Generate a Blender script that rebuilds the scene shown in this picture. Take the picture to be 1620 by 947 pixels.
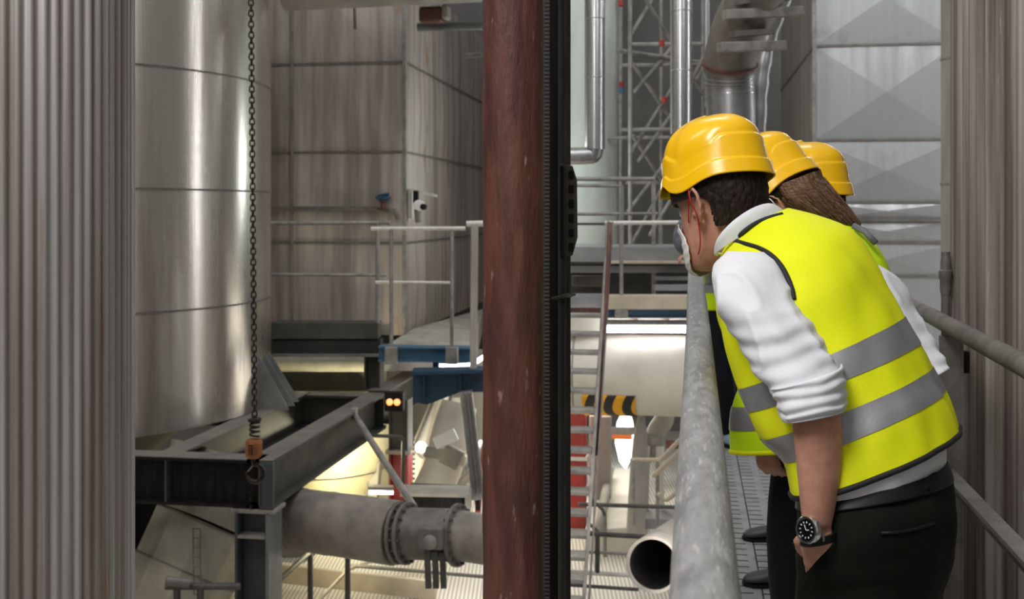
import bpy, math, random
from math import sin, cos, pi, radians
from mathutils import Vector, Matrix, noise
from mathutils.bvhtree import BVHTree
random.seed(7)
SC = bpy.context.scene
COL = SC.collection
for o in list(bpy.data.objects): bpy.data.objects.remove(o)

# ------------------------------------------------------------ camera, light, exposure
H = 1.42                     # eye above the catwalk deck
F = 1800.0                   # focal length in pixels of a 1620 wide frame
YAW = math.atan(282 / F)
cd = bpy.data.cameras.new('camera'); cam = bpy.data.objects.new('camera', cd); COL.objects.link(cam)
cam.location = (0, 0, H); cam.rotation_euler = (pi/2, 0, YAW)
cd.sensor_width = 36; cd.lens = 40; cd.shift_y = -138.5/1620; cd.clip_start = .05
cd.dof.use_dof = True; cd.dof.focus_distance = 2.5; cd.dof.aperture_fstop = 8
SC.camera = cam
SC.view_settings.view_transform = 'Standard'; SC.view_settings.look = 'None'
SC.view_settings.gamma = 1; SC.view_settings.use_curve_mapping = False
SC.view_settings.exposure = 0.0
FW = Vector((-sin(YAW), cos(YAW), 0)); RT = Vector((cos(YAW), sin(YAW), 0)); UP = Vector((0, 0, 1))
EYE = Vector((0, 0, H))
def P(px, py, d):            # a point of the hall seen at a pixel, d metres into the view
    return EYE + FW*d + RT*((px-810)/F*d) + UP*((335-py)/F*d)

w = bpy.data.worlds.new('hall_light'); SC.world = w; w.use_nodes = True
nt = w.node_tree; N = nt.nodes; L = nt.links
bg = N['Background']
tc = N.new('ShaderNodeTexCoord'); sx = N.new('ShaderNodeSeparateXYZ'); L.new(tc.outputs['Generated'], sx.inputs[0])
mp = N.new('ShaderNodeMapping'); mp.inputs['Scale'].default_value = (2.2, 2.2, 1.2); L.new(tc.outputs['Generated'], mp.inputs[0])
nz = N.new('ShaderNodeTexNoise'); nz.inputs['Scale'].default_value = 1.6; nz.inputs['Detail'].default_value = 3; L.new(mp.outputs[0], nz.inputs[0])
r1 = N.new('ShaderNodeValToRGB'); r1.color_ramp.elements[0].position = .38; r1.color_ramp.elements[1].position = .66
r1.color_ramp.elements[0].color = (.22, .208, .19, 1); r1.color_ramp.elements[1].color = (1.0, .975, .93, 1)
L.new(nz.outputs[0], r1.inputs[0])
mr = N.new('ShaderNodeMapRange'); mr.inputs[1].default_value = -.25; mr.inputs[2].default_value = .9; mr.inputs[3].default_value = .12; mr.inputs[4].default_value = 1.25
L.new(sx.outputs[2], mr.inputs[0])
mx = N.new('ShaderNodeMix'); mx.data_type = 'RGBA'; mx.blend_type = 'MULTIPLY'; mx.inputs[0].default_value = 1
L.new(r1.outputs[0], mx.inputs[6]); L.new(mr.outputs[0], mx.inputs[7]); L.new(mx.outputs[2], bg.inputs[0])
bg.inputs[1].default_value = .62

def area(name, loc, target, sx_, sy_, power, col=(1, 1, 1)):
    l = bpy.data.lights.new(name, 'AREA'); l.shape = 'RECTANGLE'; l.size = sx_; l.size_y = sy_; l.energy = power; l.color = col
    o = bpy.data.objects.new(name, l); COL.objects.link(o); o.location = loc
    o.rotation_euler = (Vector(target)-Vector(loc)).to_track_quat('-Z', 'Y').to_euler(); return o
def point(name, loc, power, col=(1, 1, 1), r=.1):
    l = bpy.data.lights.new(name, 'POINT'); l.energy = power; l.color = col; l.shadow_soft_size = r
    o = bpy.data.objects.new(name, l); COL.objects.link(o); o.location = loc; return o
area('rooflight_key', (-1.6, -.6, 5.2), (.25, 2.4, .9), 1.6, 2.6, 210, (1, .99, .98))
area('rooflight_left', (-6.5, 2.5, 8.5), (-3.5, 10.5, 1), 5.0, 2.5, 230, (1, .95, .88))
area('rooflight_centre', (-1.0, 8, 8.0), (-1.0, 12.5, 1), 3, 3, 210, (.93, .97, 1))
area('rooflight_right', (3.5, 6.5, 6.5), (4.0, 12.0, 1.5), 2, 2, 100, (.95, .98, 1))
area('lower_hall_lamp', (-1.4, 13.2, -.35), (-1.3, 11.8, -2.5), 1.6, 1.6, 60, (1, .93, .80))
area('lower_hall_lamp', (.3, 7.0, -.35), (.2, 10.0, -1.7), 1.2, 1.2, 24, (1, .96, .9))

# tall unseen strip lights, added to be reflected as streaks in the round tank
TC = P(61, 335, 11.0)            # centre of the round tank, radius 2.2
for px_, e_, w_, t_ in ((312, 75, .10, 8.5), (352, 120, .11, 9.0)):
    v_ = (P(px_, 335, 1)-EYE).normalized(); o_ = EYE-TC; bq = o_.dot(v_); cq = o_.dot(o_)-2.2**2
    h_ = EYE+v_*(-bq-math.sqrt(bq*bq-cq)); n_ = (h_-TC).normalized(); r_ = v_-n_*2*v_.dot(n_); q = h_+r_*t_
    area('streak_light', (q.x, q.y, H+1.5), (h_.x, h_.y, H+1.5), w_, 9, e_, (.97, .98, 1))

# ------------------------------------------------------------ materials
def mat(name, col, rough=.5, metal=0.0, col2=None, sc=(3, 3, 3), lo=.4, hi=.65, col3=None, sc3=(6, 6, 1), t3=.62, bump=0.0, bsc=(20, 20, 20), spec=.5, aniso=0, emit=None, rvar=0.0, detail=5):
    m = bpy.data.materials.new(name); m.use_nodes = True
    nt = m.node_tree; N = nt.nodes; L = nt.links; b = N['Principled BSDF']
    b.inputs['Base Color'].default_value = (*col, 1); b.inputs['Roughness'].default_value = rough
    b.inputs['Metallic'].default_value = metal; b.inputs['Specular IOR Level'].default_value = spec
    if emit: b.inputs['Emission Color'].default_value = (*emit[0], 1); b.inputs['Emission Strength'].default_value = emit[1]
    tc = N.new('ShaderNodeTexCoord')
    def nz(scale, det=detail, seed=0):
        mp = N.new('ShaderNodeMapping'); mp.inputs['Scale'].default_value = scale; mp.inputs['Location'].default_value = (seed, seed*.7, seed*.3)
        L.new(tc.outputs['Object'], mp.inputs[0]); n = N.new('ShaderNodeTexNoise'); n.inputs['Scale'].default_value = 1; n.inputs['Detail'].default_value = det
        n.inputs['Roughness'].default_value = .6
        L.new(mp.outputs[0], n.inputs[0]); return n
    src = None
    if col2:
        n = nz(sc); r = N.new('ShaderNodeValToRGB'); e = r.color_ramp.elements
        e[0].position = lo; e[1].position = hi; e[0].color = (*col, 1); e[1].color = (*col2, 1)
        L.new(n.outputs[0], r.inputs[0]); src = r.outputs[0]
        if rvar:
            mr = N.new('ShaderNodeMapRange'); mr.inputs[1].default_value = lo; mr.inputs[2].default_value = hi
            mr.inputs[3].default_value = rough; mr.inputs[4].default_value = rough+rvar
            L.new(n.outputs[0], mr.inputs[0]); L.new(mr.outputs[0], b.inputs['Roughness'])
    if col3:
        n3 = nz(sc3, 6, 5.3); r3 = N.new('ShaderNodeValToRGB'); e = r3.color_ramp.elements
        e[0].position = t3; e[1].position = t3+.1; e[0].color = (0, 0, 0, 1); e[1].color = (1, 1, 1, 1)
        L.new(n3.outputs[0], r3.inputs[0]); mx = N.new('ShaderNodeMix'); mx.data_type = 'RGBA'
        L.new(r3.outputs[0], mx.inputs[0])
        if src: L.new(src, mx.inputs[6])
        else: mx.inputs[6].default_value = (*col, 1)
        mx.inputs[7].default_value = (*col3, 1); src = mx.outputs[2]
    if src: L.new(src, b.inputs['Base Color'])
    if bump:
        n = nz(bsc, 4, 2.1); bp = N.new('ShaderNodeBump'); bp.inputs['Strength'].default_value = 1; bp.inputs['Distance'].default_value = bump
        L.new(n.outputs[0], bp.inputs['Height']); L.new(bp.outputs[0], b.inputs['Normal'])
    if aniso:
        b.inputs['Anisotropic'].default_value = aniso
        b.inputs['Anisotropic Rotation'].default_value = .25; t = N.new('ShaderNodeTangent'); t.direction_type = 'RADIAL'; t.axis = 'Z'; L.new(t.outputs[0], b.inputs['Tangent'])
    return m
def emis(name, col, s):
    return mat(name, (.8, .8, .8), emit=(col, s))
M = dict(
 clad_old=mat('weathered_aluminium_cladding', (.56, .55, .56), .45, .35, (.30, .255, .23), (11, 11, .22), .40, .60, (.36, .20, .12), (16, 16, .4), .60, .0006, (40, 40, 2), rvar=.15),
 clad_right=mat('dusty_corrugated_cladding', (.42, .375, .345), .6, .15, (.15, .12, .105), (16, 16, .3), .42, .60, (.62, .6, .58), (60, 60, 3), .66, .001, (90, 90, 8), rvar=.15),
 tank=mat('brushed_tank_steel', (.55, .52, .47), .26, .82, (.33, .29, .25), (3.2, 3.2, .22), .50, .68, (.13, .115, .10), (1.9, 1.9, .30), .61, .0004, (60, 60, 1.5), aniso=.9, rvar=.06),
 tower=mat('grey_duct_cladding', (.52, .455, .41), .42, .35, (.28, .245, .225), (5, 5, .35), .4, .62, (.30, .165, .10), (1.6, 1.6, .7), .61, .002, (2.2, 2.2, 1.2), rvar=.15),
 tower_light=mat('pale_duct_cladding', (.44, .445, .45), .36, .6, (.35, .35, .355), (6, 6, .3), .4, .62, (.24, .245, .26), (1.3, 1.3, 1.6), .6, .002, (2.2, 2.2, 1.2), rvar=.15),
 tower_side=mat('brown_grey_duct_cladding', (.33, .29, .26), .5, .35, (.2, .17, .15), (7, 7, .3), .4, .65, bump=.002, bsc=(2, 2, 1)),
 tan=mat('dusty_tan_sheet', (.38, .355, .31), .6, .1, (.27, .25, .22), (4, 4, 1), .4, .65),
 rust=mat('rust_red_pipe_paint', (.085, .030, .024), .5, 0, (.15, .055, .042), (22, 22, 4), .4, .62, (.42, .28, .24), (34, 34, 9), .645, .005, (60, 60, 14), spec=.5),
 black=mat('blackened_steel', (.006, .0055, .0055), .6, 0, (.016, .015, .014), (20, 20, 2), .45, .65, spec=.2, bump=.0006, bsc=(80, 80, 20)),
 blackgrey=mat('sooty_grey_steel', (.06, .055, .052), .5, .4, (.10, .095, .09), (20, 20, 2), .45, .65),
 beam=mat('dusty_dark_beam_paint', (.02, .02, .019), .65, 0, (.042, .04, .037), (2, 2, 2), .4, .7, spec=.25),
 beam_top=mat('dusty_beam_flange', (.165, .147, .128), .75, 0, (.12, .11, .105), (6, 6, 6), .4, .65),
 beam_side=mat('grey_green_beam_paint', (.055, .053, .046), .65, 0, (.085, .08, .068), (4, 4, 4), .4, .7, spec=.25),
 column=mat('blue_grey_column_paint', (.035, .04, .048), .5, .1, (.06, .065, .07), (3, 3, 3)),
 column_l=mat('light_grey_column_paint', (.17, .175, .175), .55, .05, (.12, .12, .12), (4, 4, 4)),
 galv=mat('scratched_galvanised_tube', (.24, .238, .245), .45, .25, (.40, .395, .40), (40, 14, 40), .36, .66, (.52, .51, .51), (170, 22, 170), .57, .0022, (150, 30, 150), rvar=.15, detail=8),
 galv_d=mat('dusty_brown_grey_tube', (.19, .17, .155), .6, .2, (.12, .11, .10), (12, 12, 12), .4, .65, (.6, .6, .6), (50, 50, 50), .69, .001, (90, 90, 90)),
 rail=mat('grey_railing_steel', (.30, .285, .26), .55, .2, (.18, .17, .16), (8, 8, 8)),
 rail_d=mat('dark_railing_steel', (.05, .047, .044), .55, .1, (.085, .08, .075), (8, 8, 8)),
 rail_w=mat('pale_railing_steel', (.62, .60, .56), .5, .1, (.5, .48, .44), (8, 8, 8)),
 silver=mat('polished_duct_jacket', (.66, .66, .67), .27, .9, (.5, .5, .51), (5, 5, .6), .4, .65, aniso=.5),
 silver_d=mat('dull_duct_jacket', (.36, .36, .37), .38, .8, (.24, .23, .22), (5, 5, 2), .4, .65),
 pale=mat('pale_green_tank_paint', (.60, .64, .60), .4, .1, (.5, .53, .49), (4, 4, .5)),
 cream=mat('cream_vessel_paint', (.62, .585, .51), .5, 0, (.54, .51, .44), (3, 3, 3)),
 cream_y=mat('yellowed_cream_paint', (.62, .58, .36), .5, 0, (.5, .46, .28), (3, 3, 3)),
 olive=mat('dusty_olive_tan_lagging', (.34, .32, .25), .7, 0, (.25, .235, .18), (4, 4, 2), .4, .65, (.2, .15, .1), (9, 9, .6), .66),
 olive_d=mat('dark_olive_shell', (.06, .056, .045), .7, 0, (.09, .085, .065), (3, 3, 3)),
 tan_d=mat('dark_tan_sheet', (.20, .18, .155), .55, .2, (.13, .115, .10), (5, 5, 3), .4, .65),
 lag=mat('dusty_grey_brown_lagging', (.29, .26, .225), .6, .15, (.18, .165, .15), (5, 5, 5), .4, .65, bump=.003, bsc=(6, 6, 6)),
 lag_d=mat('dark_cast_pipe', (.13, .12, .11), .55, .2, (.19, .175, .16), (8, 8, 8), bump=.003, bsc=(20, 20, 20)),
 wall=mat('dim_grey_hall_wall', (.15, .148, .145), .8, 0, (.22, .215, .21), (.8, .8, .5), .4, .65),
 wall_d=mat('dark_hall_wall', (.05, .048, .044), .9, 0, (.08, .075, .07), (.8, .8, .5)),
 bluebeam=mat('blue_girder_paint', (.04, .12, .22), .5, .05, (.07, .14, .21), (5, 5, 5)),
 bluedark=mat('dark_blue_girder_paint', (.006, .035, .075), .5, .05, (.01, .045, .085), (5, 5, 5)),
 red=mat('red_steel_paint', (.36, .03, .025), .5, 0, (.24, .03, .025), (5, 5, 5)),
 beige=mat('beige_beam_paint', (.5, .43, .33), .6, 0, (.4, .35, .27), (5, 5, 5)),
 grey=mat('grey_platform_steel', (.21, .21, .212), .6, .1, (.29, .29, .29), (3, 3, 8)),
 greydk=mat('dark_platform_steel', (.04, .04, .042), .6, .1, (.07, .07, .07), (5, 5, 5)),
 yellow=mat('yellow_helmet_plastic', (.98, .56, .006), .22, 0, (.96, .54, .006), (4, 4, 4), spec=.55),
 strap=mat('black_helmet_harness', (.01, .01, .01), .5),
 skin=mat('skin', (.56, .29, .205), .5, 0, (.48, .23, .16), (45, 45, 45), .4, .65, (.62, .26, .20), (12, 12, 12), .6, .0006, (220, 220, 220), spec=.35),
 skin_arm=mat('tanned_arm_skin', (.34, .15, .09), .52, 0, (.26, .11, .065), (60, 60, 30), .4, .65, (.17, .08, .05), (260, 260, 60), .64, .0006, (260, 260, 80), spec=.35),
 hair=mat('dark_brown_hair', (.012, .009, .007), .5, 0, (.035, .022, .014), (160, 160, 30), .4, .65, bump=.002, bsc=(260, 260, 40), spec=.2),
 hair_w=mat('light_brown_hair', (.085, .04, .022), .45, 0, (.24, .13, .075), (30, 240, 240), .38, .64, bump=.002, bsc=(30, 300, 300)),
 vest=mat('fluorescent_yellow_vest', (.86, .92, .003), .6, 0, (.90, .94, .01), (6, 6, 6), bump=.0012, bsc=(700, 700, 700), spec=.25),
 vest_g=mat('fluorescent_lime_vest', (.58, .88, .003), .6, 0, (.62, .90, .01), (6, 6, 6), bump=.003, bsc=(16, 16, 16), spec=.25),
 band=mat('silver_reflective_tape', (.27, .27, .29), .42, .35, (.34, .34, .36), (5, 5, 5), .4, .65, bump=.002, bsc=(18, 18, 18)),
 piping=mat('black_vest_piping', (.008, .008, .01), .7),
 shirt=mat('white_cotton_shirt', (.76, .765, .80), .75, 0, (.72, .725, .77), (8, 8, 8), bump=.002, bsc=(26, 26, 14), spec=.2),
 greyjacket=mat('dark_grey_jacket', (.07, .075, .09), .7, 0, (.15, .155, .18), (14, 14, 14), bump=.01, bsc=(14, 14, 14)),
 trouser=mat('dark_olive_black_trousers', (.006, .0065, .005), .8, 0, (.009, .0095, .007), (8, 8, 8), bump=.004, bsc=(9, 9, 6), spec=.12),
 trouser_b=mat('navy_black_trousers', (.006, .007, .011), .75, 0, (.009, .010, .016), (8, 8, 8), spec=.2),
 leather=mat('black_leather', (.006, .006, .006), .5, spec=.3),
 shoe=mat('dark_grey_shoe', (.04, .04, .042), .5),
 shoe_b=mat('pale_blue_shoe_cover', (.25, .34, .45), .6),
 maskm=mat('white_face_mask', (.8, .8, .78), .8, bump=.001, bsc=(60, 60, 60)),
 redcord=mat('red_elastic_cord', (.5, .01, .02), .6),
 chrome=mat('polished_watch_steel', (.75, .75, .75), .18, 1),
 dial=mat('black_watch_dial', (.004, .004, .004), .2),
 white=mat('white_marking', (.8, .8, .8), .5),
 orange=mat('orange_hook_block_paint', (.42, .16, .045), .55, 0, (.28, .10, .03), (40, 40, 40), .4, .65, (.03, .02, .015), (90, 90, 90), .66),
 chain=mat('oiled_black_chain', (.025, .022, .02), .45, .6, (.08, .055, .04), (60, 60, 60)),
 bluevalve=mat('blue_valve_paint', (.02, .06, .12), .5),
 lamp=emis('fluorescent_tube_glow', (1, .96, 1), 9),
 lamp_y=emis('warm_lamp_glow', (1, .9, .55), 9),
 lamp_o=emis('orange_lamp_glow', (1, .30, .01), 1.7),
 day=emis('daylight_beyond_opening', (.93, .96, 1), 6),
 orangeb=mat('orange_frame_paint', (.8, .18, .03), .5),
)
def stripes(name, c1, c2, scale, axis='X', rot=(0, 0, 0), thr=.5, rough=.6, soft=.02):
    m = mat(name, c1, rough); nt = m.node_tree; N = nt.nodes; L = nt.links
    tc = N.new('ShaderNodeTexCoord'); mp = N.new('ShaderNodeMapping'); mp.inputs['Rotation'].default_value = rot
    L.new(tc.outputs['Object'], mp.inputs[0]); wv = N.new('ShaderNodeTexWave'); wv.bands_direction = axis; wv.inputs['Scale'].default_value = scale
    L.new(mp.outputs[0], wv.inputs[0]); r = N.new('ShaderNodeValToRGB'); e = r.color_ramp.elements
    e[0].position = thr-soft; e[1].position = thr+soft; e[0].color = (*c1, 1); e[1].color = (*c2, 1)
    L.new(wv.outputs[0], r.inputs[0]); L.new(r.outputs[0], N['Principled BSDF'].inputs['Base Color']); return m
M['hazard'] = stripes('hazard_striping', (.02, .018, .015), (.85, .40, .01), 3.6, 'DIAGONAL', (0, radians(90), 0), .5)
M['grating'] = stripes('open_floor_grating', (.36, .33, .28), (.66, .62, .54), 8.5, 'X', (0, 0, radians(-8)), .45, soft=.1)
M['rungs'] = stripes('finely_toothed_strip', (.01, .01, .01), (.10, .095, .09), 26, 'Z', thr=.5)

# ------------------------------------------------------------ mesh helpers
class B:
    def __init__(s): s.v = []; s.f = []
    def add(s, vs, fs):
        k = len(s.v); s.v += [Vector(q) for q in vs]; s.f += [tuple(i+k for i in q) for q in fs]; return s
    def box(s, c, size, ax=None):
        c = Vector(c); X, Y, Z = ax if ax else (Vector((1, 0, 0)), Vector((0, 1, 0)), Vector((0, 0, 1)))
        hx, hy, hz = size[0]/2, size[1]/2, size[2]/2
        vs = [c+X*(i*hx)+Y*(j*hy)+Z*(k*hz) for k in (-1, 1) for j in (-1, 1) for i in (-1, 1)]
        return s.add(vs, [(0, 2, 3, 1), (4, 5, 7, 6), (0, 1, 5, 4), (2, 6, 7, 3), (0, 4, 6, 2), (1, 3, 7, 5)])
    def box2(s, a, b):
        a = Vector(a); b = Vector(b); return s.box((a+b)/2, [abs(b[i]-a[i]) for i in range(3)])
    def beam(s, a, b, wdt, hgt, up=UP):
        a = Vector(a); b = Vector(b); d = b-a; ln = d.length; d.normalize()
        x = d.cross(up)
        if x.length < 1e-4: x = d.cross(Vector((0, 1, 0)))
        x.normalize(); z = x.cross(d)
        return s.box((a+b)/2, (wdt, ln, hgt), (x, d, z))
    def hbeam(s, a, b, wdt, hgt, tf=.015, tw=.01, up=UP):
        a = Vector(a); b = Vector(b); d = (b-a).normalized(); x = d.cross(up)
        if x.length < 1e-4: x = d.cross(Vector((0, 1, 0)))
        x.normalize(); z = x.cross(d)
        for o_, w_, h_ in ((z*(hgt/2-tf/2), wdt, tf), (z*(-hgt/2+tf/2), wdt, tf), (z*0, tw, hgt-2*tf+.002)):
            s.beam(a+o_, b+o_, w_, h_, up)
        return s
    def tube(s, pts, r, n=12, cap=True, closed=False):
        pts = [Vector(q) for q in pts]; m = len(pts); rr = r if isinstance(r, (list, tuple)) else [r]*m
        t0 = (pts[1]-pts[0]).normalized(); up = Vector((0, 0, 1)) if abs(t0.z) < .9 else Vector((1, 0, 0))
        x = t0.cross(up).normalized(); vs = []
        for i in range(m):
            if closed: t = (pts[(i+1) % m]-pts[i-1])
            else: t = pts[min(i+1, m-1)]-pts[max(i-1, 0)]
            t.normalize(); x = (x-t*x.dot(t)).normalized(); y = t.cross(x)
            for j in range(n):
                a = 2*pi*j/n; vs.append(pts[i]+(x*cos(a)+y*sin(a))*rr[i])
        fs = []
        for i in range(m if closed else m-1):
            for j in range(n):
                i2 = (i+1) % m; fs.append((i*n+j, i*n+(j+1) % n, i2*n+(j+1) % n, i2*n+j))
        if cap and not closed: fs += [tuple(range(n))[::-1], tuple(range((m-1)*n, m*n))]
        return s.add(vs, fs)
    def lathe(s, base, axis, prof, n=32, cap=True, fn=None, a0=0, a1=2*pi):
        base = Vector(base); ax = Vector(axis).normalized(); x = ax.cross(Vector((0, 0, 1)) if abs(ax.z) < .9 else Vector((0, 1, 0))).normalized(); y = ax.cross(x)
        full = abs(a1-a0-2*pi) < 1e-6; cnt = n if full else n+1; vs = []
        for r, h in prof:
            for j in range(cnt):
                a = a0+(a1-a0)*j/n; q = r if fn is None else fn(r, a, h)
                vs.append(base+ax*h+(x*cos(a)+y*sin(a))*q)
        fs = []
        for i in range(len(prof)-1):
            for j in range(n):
                j2 = (j+1) % cnt; fs.append((i*cnt+j, i*cnt+j2, (i+1)*cnt+j2, (i+1)*cnt+j))
        if cap and full: fs += [tuple(range(n))[::-1], tuple(range((len(prof)-1)*n, len(prof)*n))]
        return s.add(vs, fs)
    def build(s, name, m, parent=None, smooth=False, bev=0, loc=None, thick=0):
        o0 = Vector((0, 0, 0))
        if parent is not None:
            q = parent
            while q is not None: o0 = o0+Vector(q.location); q = q.parent
        loc = Vector(loc) if loc is not None else Vector((0, 0, 0))
        me = bpy.data.meshes.new(name); me.from_pydata([q-o0-loc for q in s.v], [], s.f); me.update()
        me.materials.append(M[m] if isinstance(m, str) else m)
        if smooth:
            for p in me.polygons: p.use_smooth = True
            if smooth == 'auto':
                me.set_sharp_from_angle(angle=radians(38))
        o = bpy.data.objects.new(name, me); COL.objects.link(o)
        if parent is not None: o.parent = parent
        o.location = loc
        if thick: md = o.modifiers.new('thickness', 'SOLIDIFY'); md.thickness = thick; md.offset = 0
        if bev:
            md = o.modifiers.new('bevel', 'BEVEL'); md.width = bev; md.segments = 2; md.limit_method = 'ANGLE'
        return o
def tag(o, label, cat, group=None, kind=None):
    o['label'] = label; o['category'] = cat
    if group: o['group'] = group
    if kind: o['kind'] = kind
    return o
def thing(name, label, cat, loc, group=None):
    o = bpy.data.objects.new(name, None); COL.objects.link(o); o.location = loc; o.empty_display_size = .1
    return tag(o, label, cat, group)
def struct(o): o['kind'] = 'structure'; return o
def cr(a, b, c, d, t):
    return ((b*2)+(c-a)*t+(a*2-b*5+c*4-d)*t*t+(b*3-a-c*3+d)*t*t*t)*.5
def ring(Lx, Ly, Rx, Ry, d, b, sag=(0, 0), p=2.2):
    C = P((Lx+Rx)/2, (Ly+Ry)/2, d); U = P(Rx, Ry, d)-C
    V = P((Lx+Rx)/2+sag[0], (Ly+Ry)/2+sag[1], d-b)-C
    return (C, U, V, p)
def rstate(rings, t):
    n = len(rings)-1; i = min(int(t), n-1); f = t-i
    g = lambda k: rings[max(0, min(n, k))]
    A, Bb, C, D = g(i-1), g(i), g(i+1), g(i+2)
    return tuple(cr(A[k], Bb[k], C[k], D[k], f) for k in range(3))+(Bb[3]*(1-f)+C[3]*f,)
def rpoint(rings, t, th, disp=None, off=0):
    C, U, V, p = rstate(rings, t); e = 2/p; c, s_ = cos(th), sin(th)
    cc = math.copysign(abs(c)**e, c); ss = math.copysign(abs(s_)**e, s_)
    q = C+U*cc+V*ss; nrm = (q-C).normalized()
    return q+nrm*(off+(disp(th, t, q) if disp else 0))
def loft(rings, v0=0, v1=None, sub=8, n=56, disp=None, off=0, cap=False, keep=None):
    if v1 is None: v1 = len(rings)-1
    m = max(2, int((v1-v0)*sub)+1); b = B(); vs = []
    for i in range(m):
        t = v0+(v1-v0)*i/(m-1)
        for j in range(n): vs.append(rpoint(rings, t, 2*pi*j/n, disp, off))
    fs = []
    for i in range(m-1):
        for j in range(n):
            if keep and not keep(2*pi*(j+.5)/n, v0+(v1-v0)*(i+.5)/(m-1)): continue
            fs.append((i*n+j, i*n+(j+1) % n, (i+1)*n+(j+1) % n, (i+1)*n+j))
    if cap: fs += [tuple(range(n))[::-1], tuple(range((m-1)*n, m*n))]
    return b.add(vs, fs)
def bvh(*bs):
    v = []; f = []
    for b in bs: k = len(v); v += b.v; f += [tuple(i+k for i in q) for q in b.f]
    return BVHTree.FromPolygons(v, f)
def hit(tree, px, py, lift=.004):
    d = (P(px, py, 1)-EYE).normalized(); h = tree.ray_cast(EYE, d)
    return None if h[0] is None else h[0]-d*lift
def smoothpts(pts, k=5):
    out = []; n = len(pts)
    for i in range(n-1):
        g = lambda q: pts[max(0, min(n-1, q))]
        for s_ in range(k): out.append(cr(g(i-1), g(i), g(i+1), g(i+2), s_/k))
    out.append(pts[-1]); return out

# ------------------------------------------------------------ the hall
FL = H-3.45                       # lower floor
struct(B().box2((-14, -3, FL-.1), (10, 22, FL)).build('floor', 'grating'))
struct(B().box2((-14, 19.5, FL), (10, 19.7, 9)).build('wall_back', 'wall'))
struct(B().box2((-12.2, -3, FL), (-12, 19.5, 9)).build('wall_left', 'wall_d'))
struct(B().box2((7.0, -3, FL), (7.2, 19.5, 9)).build('wall_right', 'wall'))
a = [P(x, y, 15.2) for x, y in ((984, 652), (996, 652), (1001, 668), (1004, 695), (1000, 722), (990, 742), (980, 730), (973, 700), (976, 668))]
n_ = len(a); b = B(); b.add(a+[q+Vector((0, .05, 0)) for q in a], [tuple(range(n_))[::-1], tuple(range(n_, 2*n_))]+[(i, (i+1) % n_, n_+(i+1) % n_, n_+i) for i in range(n_)])
struct(b.build('window_1', 'day'))

# ---- catwalk deck: perforated planks
def slots_mat():
    m = mat('slotted_walkway_plank', (.36, .36, .37), .5, .3, (.27, .27, .275), (9, 9, 9), .4, .65, (.45, .45, .46), (40, 40, 40), .62)
    nt = m.node_tree; N = nt.nodes; L = nt.links; b = N['Principled BSDF']; src = b.inputs['Base Color'].links[0].from_socket
    tc = N.new('ShaderNodeTexCoord'); s = N.new('ShaderNodeSeparateXYZ'); L.new(tc.outputs['Object'], s.inputs[0])
    def mth(op, a, b_=None, c=None):
        n = N.new('ShaderNodeMath'); n.operation = op
        for i, q in enumerate((a, b_, c)):
            if q is None: continue
            if isinstance(q, (int, float)): n.inputs[i].default_value = q
            else: L.new(q, n.inputs[i])
        return n.outputs[0]
    fx = mth('FRACT', mth('DIVIDE', s.outputs[0], .1)); row = mth('FRACT', mth('DIVIDE', s.outputs[1], .16))
    pairs = mth('FRACT', mth('DIVIDE', s.outputs[1], .08))
    a = mth('MULTIPLY', mth('GREATER_THAN', fx, .18), mth('LESS_THAN', fx, .84)); c = mth('LESS_THAN', pairs, .16)
    k = mth('MULTIPLY', a, c); mx = N.new('ShaderNodeMix'); mx.data_type = 'RGBA'; L.new(k, mx.inputs[0]); L.new(src, mx.inputs[6]); mx.inputs[7].default_value = (.008, .008, .008, 1)
    L.new(mx.outputs[2], b.inputs['Base Color']); return m
M['slots'] = slots_mat()
deck = thing('catwalk_deck', 'grey slotted metal catwalk deck under the people', 'walkway', (.35, 4, 0))
for i in range(3):
    B().box2((.0+i*.27, -.5, -.04), (.0+i*.27+.265, 9.2, 0)).build('deck_plank', 'slots', deck, bev=.003)
B().box2((-.03, -.5, -.14), (-.012, 9.2, .02)).build('edge_angle', 'grey', deck)
B().box2((.83, -.5, -.14), (.848, 9.2, .08)).build('kick_plate', 'grey', deck)

# ---- near guard rail: scuffed tube that runs away from the camera
rail = thing('guard_rail', 'scuffed grey tubular guard rail running away beside the yellow-vested man', 'railing', (0.0, 3, 0))
pts = smoothpts([P(1130, 1330, .62), P(1116, 947, 1.06), P(1112, 800, 1.37), P(1105.5, 541, 2.9), P(1101, 450, 4.6), P(1099.5, 418, 6.0), P(1099.5, 412, 6.2), P(1099.5, 422, 6.32), P(1099.5, 452, 6.36)], 6)
B().tube(pts, .0335, 28).build('top_tube', 'galv', rail, smooth=True)
for d in (2.0, 3.6, 5.2):
    q = P(1103, 600, d); x = .012
    B().tube([(x, q.y, 0), (x, q.y, 1.0)], .018, 12).build('post', 'galv', rail, smooth='auto')
B().tube([(.012, .6, .55), (.012, 6.3, .55)], .013, 10).build('mid_tube', 'galv', rail, smooth='auto')

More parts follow.
